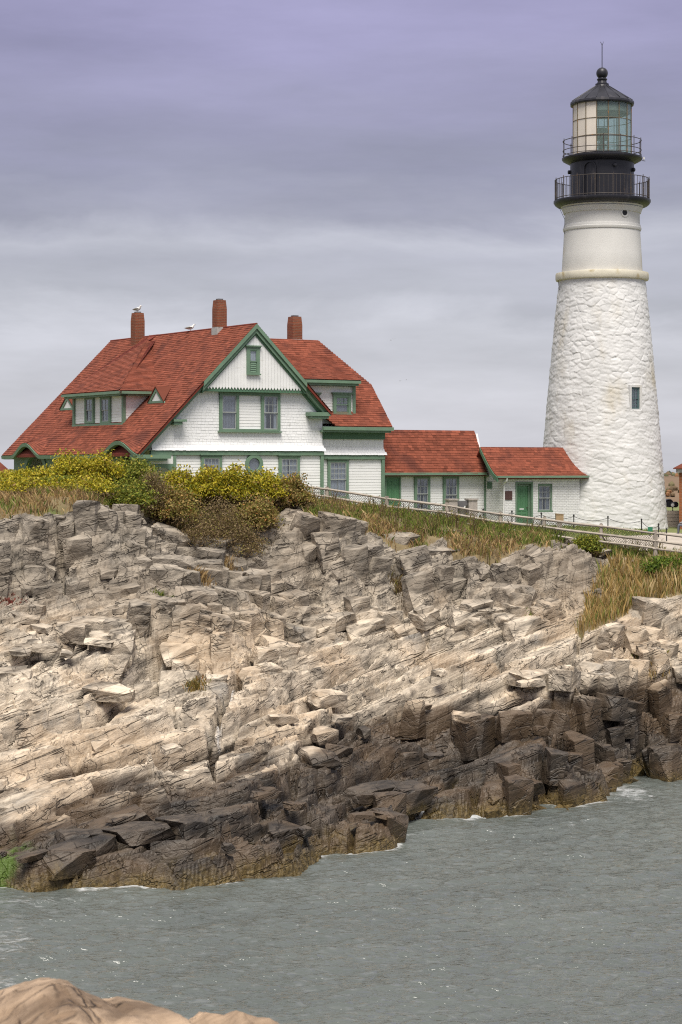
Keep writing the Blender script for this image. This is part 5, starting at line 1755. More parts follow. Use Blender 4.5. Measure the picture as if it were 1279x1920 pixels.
# verge board along the left gable
vb = MB()
for (p, q) in zip(pts[:-1], pts[1:]):
    vb.hexa([(uEl - .06, p[0], p[1] - .25), (uEl + .02, p[0], p[1] - .25), (uEl + .02, q[0], q[1] - .25), (uEl - .06, q[0], q[1] - .25),
             (uEl - .06, p[0], p[1] - .02), (uEl + .02, p[0], p[1] - .02), (uEl + .02, q[0], q[1] - .02), (uEl - .06, q[0], q[1] - .02)])
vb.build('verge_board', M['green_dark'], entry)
dpu = EF.U(944.5, -.06)
MB().tube([(dpu, -.34, zEe - .08), (dpu, -.30, zEe - .22), (dpu, -.06, zEe - .36), (dpu, -.06, -.4)], .055, 8).build('downspout', M['white'], entry, smooth=True)
vv = [EF.onu(x, 910, 0)[0] for x in (915, 922)]
vzz = [EF.onu(919, y, 0)[1] for y in (916.5, 903)]
mb = MB(wall_u(0)).box(-vv[0] - .04, -vv[1] + .04, .001, .03, vzz[0], vzz[1])
lv = mb.build('wall_vent', M['green'], entry)
for i in range(4):
    z = vzz[0] + .06 + i * (vzz[1] - vzz[0] - .08) / 4
    MB(wall_u(0)).box(-vv[0] + .0, -vv[1] - .0, .031, .05, z, z + .025).build('slat', M['green_dark'], lv)


# ------------------------------------------------------------------ lighthouse
TCX, TCY = (1129 - CX) * 110.0 / F, 110.0
TZB = 8.1
PPM = F / 110.0
def tz(py): return H + (HZ - py) * 110.0 / F - TZB
tower = empty('lighthouse', (TCX, TCY, TZB))
tag(tower, 'tall white rubble stone lighthouse tower with black lantern gallery on top', 'lighthouse')
r_of = lambda p: p / PPM
zb0, zb1 = -.6, tz(524)
prof_r = np.array([(zb0, r_of(126)), (tz(985), r_of(122)), (tz(840), r_of(110.5)), (tz(740), r_of(102)), (tz(620), r_of(90.5)), (tz(524), r_of(80.5))])
NP, NZ = 520, 330
ph = np.arange(NP + 1) * 2 * math.pi / NP
zz_ = np.linspace(zb0, zb1, NZ + 1)
PH, ZZ = np.meshgrid(ph, zz_)
NCELL, CH = 34, .31
wob = .25 * (fbm(PH * 6 / 1.0, ZZ * 1.4, 3, 401) - .5)
xs_ = PH / (2 * math.pi) * NCELL
# warp must wrap round the seam
wsm = np.sin(PH * 5 + ZZ * 2.1) * .10 + np.sin(PH * 11 - ZZ * 3.7) * .06
ys_ = ZZ / CH + np.sin(PH * 7 + ZZ * 1.3) * .16 + np.sin(PH * 13 + 2) * .10
vcx, vcy, vbi, vbj, ved = voro(xs_ + wsm, ys_, 411, .9, wrapx=NCELL)
h1 = hash2(vbi, vbj, 421); h2 = hash2(vbi, vbj, 422) - .5; h3 = hash2(vbi, vbj, 423) - .5
def ring_noise(s, zs, seed, o=4):
    rr_ = s / (2 * math.pi)
    # noise sampled on a cylinder through two planes, so it closes on itself
    return .5 * (fbm(np.cos(PH) * s + 50, ZZ * zs + np.sin(PH) * s * .37, o, seed) + fbm(np.sin(PH) * s + 80, ZZ * zs + np.cos(PH) * s * .37, o, seed + 9))
dx = (xs_ + wsm - vcx); dy = (ys_ - vcy)
bump_ = sstep(.42, .62, ring_noise(2.2, 1.1, 451, 3))          # the thick paint hides the joints in places
disp = ((.016 + .050 * h1) * sstep(.0, .20, ved) + .07 * h2 * dx + .10 * (h3 - .22) * dy) * (.45 + .55 * bump_)
rdg = ring_noise(5.0, 5.2, 461, 4)
disp = disp + .045 * (1 - np.abs(rdg - .5) * 5).clip(0, 1) ** 2 * (1 - .5 * bump_)
rn = ring_noise(6.0, 2.6, 431)
rn2 = ring_noise(15.0, 7.0, 441, 3)
disp = disp + .13 * (rn - .5) + .10 * (rn2 - .5)
disp = disp * .37 + .022 * (ring_noise(24.0, 14.0, 471, 3) - .5) - .02
RR = np.interp(ZZ, prof_r[:, 0], prof_r[:, 1]) + disp
# tower window: a flat, smooth patch round the opening
azw = -math.pi / 2 + math.asin((1179 - 1129) / 102.5)
wz0, wz1 = tz(769), tz(729.5)
rw0 = float(np.interp((wz0 + wz1) / 2, prof_r[:, 0], prof_r[:, 1]))
ang = np.mod(PH - azw + math.pi, 2 * math.pi) - math.pi
near = (np.abs(ang) * rw0 < .34) & (ZZ > wz0 - .05) & (ZZ < wz1 + .05)
RR = np.where(near, rw0 - .42, RR)
TVX = np.stack([RR * np.cos(PH), RR * np.sin(PH), ZZ], -1)
cid = (vbj * 1000 + vbi).astype(np.int64)
qi, qj = np.meshgrid(np.arange(NZ), np.arange(NP), indexing='ij')
def vid(i, j): return i * NP + np.mod(j, NP)
tq = np.stack([vid(qi, qj), vid(qi, qj + 1), vid(qi + 1, qj + 1), vid(qi + 1, qj)], -1).reshape(-1, 4)
TVX = TVX[:, :NP].reshape(-1, 3)
qc = cid[:-1, :-1].ravel()
front = (np.sin(PH[:-1, :-1] + math.pi / NP) < -.02).ravel()
area = np.where(front, -np.sin(PH[:-1, :-1]).ravel(), 0)
ids, inv = np.unique(qc, return_inverse=True)
vis = np.bincount(inv, weights=area)
order = np.argsort(-vis)
stone_ids = set(order[:300].tolist())
rest = np.ones(len(tq), bool)
byc = np.argsort(inv, kind='stable'); bounds = np.searchsorted(inv[byc], np.arange(len(ids) + 1))
for s_ in order[:300]:
    sel = byc[bounds[s_]:bounds[s_ + 1]]
    rest[sel] = False
    q = tq[sel]
    used, iv = np.unique(q.ravel(), return_inverse=True)
    tv = hash2(np.array([float(s_)]), np.array([3.0]), 5)[0]
    me = mesh_np('stone', TVX[used], iv.reshape(-1, 4), M['tower_white'], True, tint=np.full(len(q), tv))
    mobj('stone', me, tower)
q = tq[rest]
used, iv = np.unique(q.ravel(), return_inverse=True)
mobj('rubble_stones', mesh_np('rubble_stones', TVX[used], iv.reshape(-1, 4), M['tower_white'], True, tint=np.full(len(q), .5)), tower, 'stuff')
# core behind the joints
MB().lathe([(float(r) - .30, float(z)) for z, r in prof_r], 48).build('core', M['tower_white'], tower)

def radial(azim, r0):
    """wall frame on the tower: a to the right, n outward"""
    c, s = math.cos(azim), math.sin(azim)
    return lambda a, n, z: ((r0 + n) * c - a * s, (r0 + n) * s + a * c, z)
tw_ = window(tower, radial(azw, rw0 - .10), -.26, .26, wz0, wz1, cas=.055, cap=False, up=(2, 3), lo=(2, 3), curtain='curtain', gap=0, sash='green', sill=False)
M['teal'] = mat('teal_window_paint', (.085, .135, .14), .5, .15, 3.0)
tw_.data.materials[0] = M['teal']
for ch in tw_.children:
    if ch.name.startswith(('sash', 'muntin')): ch.data.materials[0] = M['teal']
for b_ in ((-.40, -.265, -.4, .02, wz0 - .12, wz1 + .12), (.265, .40, -.4, .02, wz0 - .12, wz1 + .12), (-.264, .264, -.4, .018, wz0 - .12, wz0 - .003), (-.264, .264, -.4, .018, wz1 + .003, wz1 + .12)):
    MB(radial(azw, rw0)).box(*b_).build('window_reveal', M['tower_white'], tower)

# upper brick drum, bands and mouldings
def lathe_px(name, pts, mt, k=96, parent=tower, smooth=True, close=False):
    return MB().lathe([(r_of(r), tz(y)) for r, y in pts], k, closed=close).build(name, mt, parent, smooth)
lathe_px('upper_drum', [(70, 530), (75.5, 514), (73.5, 478), (70.8, 434), (70.3, 420), (70, 400), (71.5, 394), (74, 391), (76.5, 388.5), (77.5, 384), (77.5, 378)], M['tower_smooth'])
lathe_px('belt_course', [(78, 529), (86, 526.5), (87, 524), (87, 515.5), (86.2, 513), (74.5, 511.5), (74.5, 520)], M['band'], close=True)
lathe_px('moulding', [(69, 434.5), (72.2, 434), (73.2, 431), (73.2, 429), (72.0, 428), (72.0, 425.5), (71.2, 423), (69, 422.5)], M['tower_smooth'], close=True)
lathe_px('moulding', [(69, 402), (72.0, 401.5), (72.6, 399.5), (73.4, 398), (73.8, 395.5), (75, 394), (75.6, 392), (70, 391)], M['tower_smooth'], close=True)
# porthole
azp = -math.pi / 2 + math.asin((1163 - 1129) / 70.2)
pz = tz(406)
fmp = radial(azp, r_of(70.0))
k = 24
rings = []
for r_, n_ in ((.24, -.1), (.24, .035), (.20, .05), (.165, .03), (.15, -.02), (.15, -.1)):
    rings.append([(r_ * math.cos(2 * math.pi * j / k), n_, pz + r_ * math.sin(2 * math.pi * j / k)) for j in range(k)])
mb = MB(fmp); mb._add([p for rg in rings for p in rg], [(i * k + j, i * k + (j + 1) % k, (i + 1) * k + (j + 1) % k, (i + 1) * k + j) for i in range(5) for j in range(k)])
po = mb.build('porthole', M['tower_smooth'], tower, smooth=True)
MB(fmp).prism([(.15 * math.cos(2 * math.pi * j / k), pz + .15 * math.sin(2 * math.pi * j / k)) for j in range(k)], -.04, .012).build('pane', M['interior'], po)

# galleries, watch room, lantern
lathe_px('gallery_deck', [(76, 388), (84, 387.5), (87.5, 385), (90.5, 380.5), (90.5, 377), (88.5, 376), (58, 375.6), (58, 386)], M['black'], close=True)
watch = lathe_px('watch_room', [(59.5, 379), (59.5, 304), (61.5, 303.5), (61.5, 301), (50, 301)], M['black'])
lathe_px('gallery_deck', [(58, 308), (63, 307), (68, 304.5), (73.5, 301.5), (75, 299), (75, 296.5), (73.5, 296), (52, 295.6), (52, 302)], M['black'], close=True)
# arched blind windows and vents on the watch room
def az_px(px, R_): return -math.pi / 2 + math.asin(max(-1, min(1, (px - 1129) / R_)))
aw = az_px(1100, 60)
fmr = radial(aw, r_of(59.5))
arch = []
seg = 12
wd_ = .34; zc_ = tz(322)
for i in range(seg):
    t0, t1 = math.pi * i / seg, math.pi * (i + 1) / seg
    arch.append([(.36 * math.cos(t0), zc_ + .36 * math.sin(t0)), (.30 * math.cos(t0), zc_ + .30 * math.sin(t0)), (.30 * math.cos(t1), zc_ + .30 * math.sin(t1)), (.36 * math.cos(t1), zc_ + .36 * math.sin(t1))])
mb = MB(fmr)
for p in arch: mb.prism(p, -.08, .07)
mb.box(-.36, -.30, -.08, .07, tz(374), zc_).box(.30, .36, -.08, .07, tz(374), zc_)
mb.build('arched_doorway', M['black'], watch)
for pxv, pyv in ((1145, 317), (1069, 323), (1183, 322)):
    a_ = az_px(pxv, 60)
    f_ = radial(a_, r_of(59.5))
    mb = MB(f_).tube([(0, -.05, tz(pyv)), (0, .10, tz(pyv)), (0, .14, tz(pyv))], [.10, .11, .07], 10)
    mb.build('vent_pipe', M['black'], watch)

def railing(name, R_, zt_, zb_, n_post, post_r, heights, thin=0, thin_r=.01):
    r_ = MB()
    rail = empty(name, (0, 0, 0)); rail.parent = tower
    for h_ in heights:
        z = zb_ + (zt_ - zb_) * h_
        pts = [(R_ * math.cos(2 * math.pi * j / 64), R_ * math.sin(2 * math.pi * j / 64), z) for j in range(65)]
        MB().tube(pts, .020, 6, cap=False).build('rail', M['rail_iron'], rail)
    pm = MB().tube([(0, 0, zb_), (0, 0, zt_ + .10)], post_r, 6).mesh('post', M['rail_iron'])
    for j in range(n_post):
        a_ = 2 * math.pi * (j + .3) / n_post
        o = mobj('post', pm, rail); o.location = (R_ * math.cos(a_), R_ * math.sin(a_), 0)
    if thin:
        tm = MB().tube([(0, 0, zb_), (0, 0, zt_)], thin_r, 5).mesh('baluster', M['rail_iron'])
        for j in range(thin):
            a_ = 2 * math.pi * j / thin
            o = mobj('baluster', tm, rail); o.location = (R_ * math.cos(a_), R_ * math.sin(a_), 0)
    return rail
railing('lower_railing', r_of(88), tz(338), tz(376), 16, .022, (.08, 1.0), 72, .013)
railing('upper_railing', r_of(73), tz(265), tz(296), 14, .022, (.12, .42, 1.0))

# lantern: sixteen-sided cage
NS = 16
RL = r_of(55)
zl0, zl1 = tz(296), tz(197)
lantern = lathe_px('lantern_sill', [(54, 298), (57, 297), (57, 291.5), (53, 291)], M['black'], 32)
zl0 = tz(291)
off_ = math.radians(5)
def lp(j, r_=RL): 
    a_ = 2 * math.pi * j / NS + off_
    return (r_ * math.cos(a_), r_ * math.sin(a_))
levels = [zl0, zl0 + (zl1 - zl0) * .33, zl0 + (zl1 - zl0) * .665, zl1]
for j in range(NS):
    x, y = lp(j)
    MB().tube([(x, y, zl0), (x, y, zl1)], .028, 6).build('mullion', M['mullion'], lantern)
    x2, y2 = lp(j + 1)
    am = 2 * math.pi * (j + .5) / NS + off_
    fac = math.cos(am + math.pi / 2)            # 1 toward the camera
    px_side = math.cos(am)                      # -1 at the left as seen
    solid = (px_side < -.12) and (math.sin(am) < .75)
    for lv in range(3):
        z0_, z1_ = levels[lv], levels[lv + 1]
        nx_, ny_ = math.cos(am), math.sin(am)
        d0 = .012
        MB().slab([(x * .997, y * .997, z0_ + .012), (x2 * .997, y2 * .997, z0_ + .012), (x2 * .997, y2 * .997, z1_ - .012), (x * .997, y * .997, z1_ - .012)], (-nx_ * d0, -ny_ * d0, 0)).build('storm_panel' if solid else 'storm_pane', M['lantern_panel'] if solid else M['glass_teal'], lantern)
    for lv in (1, 2):
        MB().tube([(x, y, levels[lv]), (x2, y2, levels[lv])], .020, 5).build('glazing_bar', M['mullion'], lantern)
# inside: lamp on its pedestal, inner lining at the top
lamp = MB().lathe([(.16, zl0), (.16, zl0 + .45), (.30, zl0 + .5), (.14, zl0 + .62), (.14, zl0 + .75), (.33, zl0 + .8), (.36, zl0 + 1.3), (.30, zl0 + 1.42), (.05, zl0 + 1.45)], 20).build('beacon', M['lens'], lantern, smooth=True)
MB().lathe([(RL * .93, zl1 - .50), (RL * .95, zl1 - .50), (RL * .95, zl1), (RL * .93, zl1)], 32, closed=True).build('roof_lining', M['slate_iron'], lantern)
MB().lathe([(.02, zl0 + .003), (RL * .96, zl0 + .003), (RL * .96, zl0 + .03), (.02, zl0 + .03)], 32, closed=True).build('lantern_floor', M['slate_iron'], lantern)
for a_ in (20, 75, 160, 250, 310):
    x, y = .55 * RL * math.cos(math.radians(a_)), .55 * RL * math.sin(math.radians(a_))
    MB().tube([(x, y, zl0), (x, y, zl1 - .3)], .022, 5).build('inner_stanchion', M['slate_iron'], lantern)
# roof, ventilator ball and lightning rod
roofp = [(59.5, 198.5), (60.5, 196), (59.8, 192.5), (57, 190.5), (40, 178.5), (26, 170), (14, 162.5), (12.8, 160.5), (12.8, 157.5), (9.5, 156.5), (8, 151.5), (9.8, 150), (9.8, 148.2), (7.5, 147), (7.0, 145.5)]
cap = MB().lathe([(r_of(r), tz(y)) for r, y in roofp] , NS * 1, phase=off_).build('lantern_roof', M['black'], tower)
for j in range(NS):
    a_ = 2 * math.pi * j / NS + off_
    MB().tube([(r_of(57.5) * math.cos(a_), r_of(57.5) * math.sin(a_), tz(190.2)), (r_of(14) * math.cos(a_), r_of(14) * math.sin(a_), tz(162.0))], .018, 5).build('roof_rib', M['black'], cap)
bz = tz(137.5); br_ = r_of(11)
MB().lathe([(max(.001, br_ * math.sin(math.pi * i / 14)), bz - br_ * math.cos(math.pi * i / 14)) for i in range(15)], 24).build('ventilator_ball', M['black'], tower, smooth=True)
rod = MB().tube([(0, 0, tz(128)), (0, 0, tz(84))], .024, 6).build('lightning_rod', M['black'], tower)
MB().tube([(0, 0, tz(85)), (-.06, 0, tz(80)), (-.09, 0, tz(78.5))], .014, 5).build('prong', M['black'], rod)
MB().tube([(0, 0, tz(85)), (.06, 0, tz(80)), (.06, 0, tz(78))], .014, 5).build('prong', M['black'], rod)
# conductor wires down the left side, lamp bracket on the right
MB().tube([(-r_of(83), -.4, tz(389)), (-r_of(71), -.3, tz(413)), (-r_of(71.5), -.3, tz(440))], .012, 5).build('conductor_wire', M['black'], tower)
MB().tube([(-r_of(84), -.4, tz(527)), (-r_of(81.5), -.4, tz(545))], .012, 5).build('conductor_wire', M['black'], tower)
MB().tube([(r_of(74), -.2, tz(302)), (r_of(80), -.2, tz(303))], .02, 5).build('lamp_bracket', M['black'], tower)
MB().tube([(r_of(77), -.2, tz(300)), (r_of(77), -.2, tz(296))], .05, 6).build('bracket_lamp', M['gull_white'], tower)


# ------------------------------------------------------------------ path
pxs = np.concatenate([np.arange(11.4, 20, .5), np.arange(20, 46, 2.0)]); pys = np.arange(90.5, 104.6, .4)
pgx, pgy = np.meshgrid(pxs, pys)
pgx = np.maximum(pgx, 11.4 + .15 * np.sin(pgy * 1.3) + 4.6 * sstep(96.5, 103.5, pgy) + .001 * (pgx - 11.4))
pgz = ground(pgx, pgy) + .06
ii = np.arange(pgx.size).reshape(pgx.shape)
pq_ = np.stack([ii[:-1, :-1], ii[:-1, 1:], ii[1:, 1:], ii[1:, :-1]], -1).reshape(-1, 4)
mobj('path', mesh_np('path', np.c_[pgx.ravel(), pgy.ravel(), pgz.ravel()], pq_, M['path'], True), kind='structure')

# ------------------------------------------------------------------ fence
FP = [(-190, 905, 89.5), (-75, 903, 89.5), (40, 899, 89.5), (155, 894, 89.5), (270, 890, 89.5), (385, 890, 89.6), (500, 896, 89.8), (613, 912, 90), (725, 930, 90), (838, 942, 89.9), (938, 959, 89.7),
      (1020, 968, 89.5), (1127, 981, 89.0), (1229, 994, 88.4), (1332, 1005, 88.2), (1440, 1016, 88.0)]
fpts = [at(*p) for p in FP]
fb = fpts[7]
fence = empty('rail_fence', (fb.x, fb.y, float(ground(np.array([fb.x]), np.array([fb.y]))[0])))
tag(fence, 'weathered grey wooden post and rail fence with wire mesh along the clifftop', 'fence')
fo = Vector(fence.location)
fr = random.Random(8)
for p in fpts:
    g_ = float(ground(np.array([p.x]), np.array([p.y]))[0])
    x, y = p.x - fo.x, p.y - fo.y
    r_ = .085 * fr.uniform(.9, 1.15)
    zt_ = p.z - fo.z; z0_ = min(g_ - .4, p.z - .8) - fo.z
    tl = (fr.uniform(-.03, .03), fr.uniform(-.03, .03))
    mb = MB(); mb.tint = fr.uniform(.2, .9)
    n_ = 7
    mb.tube([(x - tl[0], y - tl[1], z0_), (x, y, (z0_ + zt_) / 2), (x + tl[0], y + tl[1], zt_ - .02), (x + tl[0], y + tl[1], zt_)], [r_ * 1.05, r_, r_ * .97, r_ * .8], 9)
    mb.build('post', M['wood'], fence, smooth=True)
for a_, b_ in zip(fpts[:-1], fpts[1:]):
    for dz_ in (.13, .46, .78):
        pa = a_ - fo + Vector((fr.uniform(-.02, .02), -.06, -dz_ + fr.uniform(-.02, .02))); pb = b_ - fo + Vector((fr.uniform(-.02, .02), -.06, -dz_ + fr.uniform(-.02, .02)))
        d_ = (pb - pa).normalized() * .12
        mid = (pa + pb) / 2 + Vector((0, 0, fr.uniform(-.03, .015)))
        r_ = .052 * fr.uniform(.9, 1.15)
        mb = MB(); mb.tint = fr.uniform(.25, .95)
        mb.tube([pa - d_, pa.lerp(mid, .5), mid, mid.lerp(pb, .5), pb + d_], [r_ * .85, r_, r_ * 1.05, r_, r_ * .85], 7)
        mb.build('rail', M['wood'], fence, smooth=True)
mb = MB()
for a_, b_ in zip(fpts[6:13], fpts[7:14]):
    L_ = (b_ - a_).length
    for k_ in range(int(L_ / .11) + 8):
        for sgn in (1, -1):
            s0 = k_ * .11 - (.8 if sgn > 0 else 0); s1_ = s0 + sgn * .78
            pts = []
            lo, hi = 0.0, 1.0
            # clip to the bay
            for s_, h_ in ((s0, 0.0), (s1_, 1.0)): pts.append((s_, h_))
            def clip(t): return s0 + (s1_ - s0) * t
            ts = sorted([0.0, 1.0] + [(v_ - s0) / (s1_ - s0) for v_ in (0, L_)])
            ts = [t for t in ts if 0 <= t <= 1 and -1e-6 <= clip(t) <= L_ + 1e-6]
            if len(ts) < 2 or ts[-1] - ts[0] < .05: continue
            P2 = []
            for t in (ts[0], ts[-1]):
                f_ = clip(t) / L_
                q = a_.lerp(b_, f_) - fo
                P2.append(q + Vector((0, .03, -.93 + .78 * t)))
            mb.tube(P2, .008, 3, cap=False)
mb.build('wire_mesh', M['wire'], fence, kind='stuff')

# ------------------------------------------------------------------ chain barrier along the lawn
SP = [(700, 945, 98.5), (790, 960, 100.0), (844, 966, 100.5), (906, 957, 101.0), (960, 961, 102.0), (1015, 963, 103.2), (1076, 966, 103.6), (1140, 970, 103.6), (1203, 972, 102.8), (1235, 982, 100.5), (1250, 991, 98.0)]
sb = at(1076, 966, 103.6)
so_ = Vector((sb.x, sb.y, float(ground(np.array([sb.x]), np.array([sb.y]))[0])))
barrier = empty('chain_barrier', so_)
tag(barrier, 'row of slim black iron posts hung with chain round the tower lawn', 'barrier')
tops = []
for px, py, Y in SP:
    p = at(px, py, Y)
    g_ = float(ground(np.array([p.x]), np.array([p.y]))[0])
    h_ = max(.75, min(1.0, p.z - g_))
    x, y, z = p.x - so_.x, p.y - so_.y, g_ - so_.z
    MB().tube([(x, y, z - .1), (x, y, z + h_ - .1), (x, y, z + h_ - .085), (x, y, z + h_ - .04), (x, y, z + h_)], [.028, .028, .045, .045, .008], 8).build('post', M['chain'], barrier, smooth=True)
    tops.append(Vector((x, y, z + h_ - .12)))
for a_, b_ in zip(tops[:-1], tops[1:]):
    sag = .10 * (b_ - a_).length
    pts = [a_.lerp(b_, t) - Vector((0, 0, 4 * sag * t * (1 - t))) for t in [i / 12 for i in range(13)]]
    MB().tube(pts, .013, 5).build('chain', M['chain'], barrier)

# ------------------------------------------------------------------ small things on the lawn
def gz(x, y): return float(ground(np.array([x]), np.array([y]))[0])
def stand(name, px, Y, label, cat, rz=0.0, dz=0.0):
    x = (px - CX) * Y / F
    e = empty(name, (x, Y, gz(x, Y) + dz), rz)
    tag(e, label, cat)
    return e
bell_ = stand('memorial_bell', 866, 99.0, 'dark bronze bell slung between two squat grey granite pillars', 'bell', TH * .6)
hb = 11.5 - (935 - 875) * 99.0 / F - bell_.location.z
for x in (-.53, .50):
    MB().box(x - .22, x + .22, -.22, .22, -.2, hb - .08).build('pillar', M['granite'], bell_)
    MB().box(x - .26, x + .26, -.26, .26, hb - .078, hb).build('pillar_cap', M['granite'], bell_)
MB().prism([(-.30, hb - .10), (.27, hb - .10), (.27, hb - .32), (.13, hb - .34), (.06, hb - .42), (-.09, hb - .42), (-.16, hb - .34), (-.30, hb - .32)], -.07, .07).build('yoke', M['slate_iron'], bell_)
MB().lathe([(.03, hb - .40), (.08, hb - .42), (.20, hb - .47), (.235, hb - .60), (.27, hb - .80), (.34, hb - .93), (.35, hb - .96), (.31, hb - .95), (.2, hb - .6)], 24, c=(-.015, 0)).build('bell', M['bronze'], bell_, smooth=True)
box_ = stand('donation_box', 1049, 103.0, 'tan wooden box on a short stone post beside the chain', 'box')
hb = 11.5 - (963.5 - 875) * 103.0 / F - box_.location.z
MB().box(-.13, .13, -.13, .13, -.2, hb - .36).build('post', M['granite'], box_)
MB().box(-.19, .19, -.19, .19, hb - .358, hb - .03).build('box', M['sand_wood'], box_)
MB().prism([(-.21, hb - .028), (.21, hb - .028), (.21, hb - .01), (-.21, hb + .02)], -.21, .21).build('lid', M['sand_wood'], box_)
sg = stand('ground_sign', 1219, 101.0, 'small green sign on a short stake in front of the tower', 'sign')
hb = 11.5 - (988 - 875) * 101.0 / F - sg.location.z
MB().box(-.02, .02, -.02, .02, -.2, hb - .05).build('stake', M['chain'], sg)
MB().box(-.12, .12, -.045, -.022, hb - .22, hb).build('panel', M['sign_green'], sg)

# fog horn on its bracket beside the tower
fh = stand('fog_horn', 1258, 112.5, 'black fog horn with two round drums on a bent pipe', 'horn')
zf = 11.5 - (946 - 875) * 112.5 / F - fh.location.z
MB().tube([(-.35, 0, -.2), (-.35, 0, zf - .42), (-.25, 0, zf - .46), (.05, 0, zf - .46), (.10, 0, zf - .40), (.10, 0, zf - .1)], .05, 8).build('stand_pipe', M['black'], fh, smooth=True)
for (dx_, dz_, r_, l_) in ((-.12, .08, .23, .35), (.24, .0, .16, .25)):
    MB(lambda a, n, z, dx_=dx_, dz_=dz_: (a + dx_, -z, n + zf + dz_)).lathe([(r_ * .6, -l_), (r_, -l_ * .6), (r_, l_ * .5), (r_ * .85, l_ * .62), (r_ * .85, l_ * .5)], 20).build('horn_drum', M['black'], fh, smooth=True)
MB(lambda a, n, z: (a + .05, -z - .30, n + zf - .02)).lathe([(.13, -.28), (.14, .0), (.10, .02), (.09, .0)], 18).build('horn_mouth', M['black'], fh, smooth=True)
MB(lambda a, n, z: (a + .05, -z - .30, n + zf - .02)).lathe([(.02, .001), (.095, .001), (.095, .012), (.02, .02)], 18).build('horn_face', M['white'], fh, smooth=True)

# granite steps behind the tower
st = stand('granite_steps', 1262, 112.0, 'stack of long pale granite steps between tower and brick building', 'steps')
for i in range(5):
    zt_ = 11.5 - (984 - i * 6.5 - 875) * 112.0 / F - st.location.z
    MB().box(-1.2, 1.6, -.9 + i * .28, 1.2, zt_ - .17, zt_ - .004).build('step', M['path'], st)

# brick oil house at the right, red hip roof
ob = at(1273.5, 975, 109.0)
oil = empty('oil_house', (ob.x, ob.y, gz(ob.x, ob.y) - .1), math.radians(-12))
tag(oil, 'small orange brick building with red hipped roof cut by the frame edge', 'building')
zo = lambda py: 11.5 - (py - 875) * 109.0 / F - oil.location.z
MB().box(0, 4.6, 0, 5.0, -.5, zo(886)).build('brick_wall', M['oil_brick'], oil)
MB().box(-.16, 4.76, -.16, 5.16, zo(886) + .002, zo(879.5)).build('eave_cornice', M['metal_grey'], oil)
zr0, zr1 = zo(879.5) + .002, zo(879.5) + 1.5
mb = MB(); mb._add([(-.30, -.30, zr0), (4.9, -.30, zr0), (4.9, 5.3, zr0), (-.30, 5.3, zr0), (2.3, 2.0, zr1), (2.3, 3.0, zr1), (-.30, -.30, zr0 + .05), (4.9, -.30, zr0 + .05), (4.9, 5.3, zr0 + .05), (-.30, 5.3, zr0 + .05)],
          [(0, 3, 2, 1), (0, 1, 7, 6), (1, 2, 8, 7), (2, 3, 9, 8), (3, 0, 6, 9), (6, 7, 4), (7, 8, 5, 4), (8, 9, 5), (9, 6, 4, 5)])
mb.build('roof', M['red'], oil)
MB().box(1.6, 2.6, -.05, -.002, -.4, 1.75).build('door', M['door'], oil)

# shed at the far left, only its roof shows over the bank
sp_ = at(-60, 900, 112.0)
shed = empty('garage', (sp_.x, sp_.y, gz(sp_.x, sp_.y)), math.radians(10))
tag(shed, 'outbuilding with a red hipped roof showing beyond the left end of the house', 'building')
zs2 = lambda py: 11.5 - (py - 875) * 112.0 / F - shed.location.z
ex = (29 + 60) * 112.0 / F
MB().box(-4.2, ex - .35, 0, 4, -.4, zs2(895)).build('wall', M['white'], shed)
MB().box(-4.4, ex - .02, -.3, 4.3, zs2(896), zs2(892.5)).build('eave_cornice', M['green'], shed)
za, zb_2 = zs2(892.5) + .003, zs2(838)
mb = MB(); mb._add([(-4.5, -.4, za), (ex, -.4, za), (ex, 4.4, za), (-4.5, 4.4, za), (-2.6, 2.0, zb_2), (ex - 1.75, 2.0, zb_2)], [(0, 3, 2, 1), (0, 1, 5, 4), (1, 2, 5), (2, 3, 4, 5), (3, 0, 4)])
mb.build('roof', M['red'], shed)

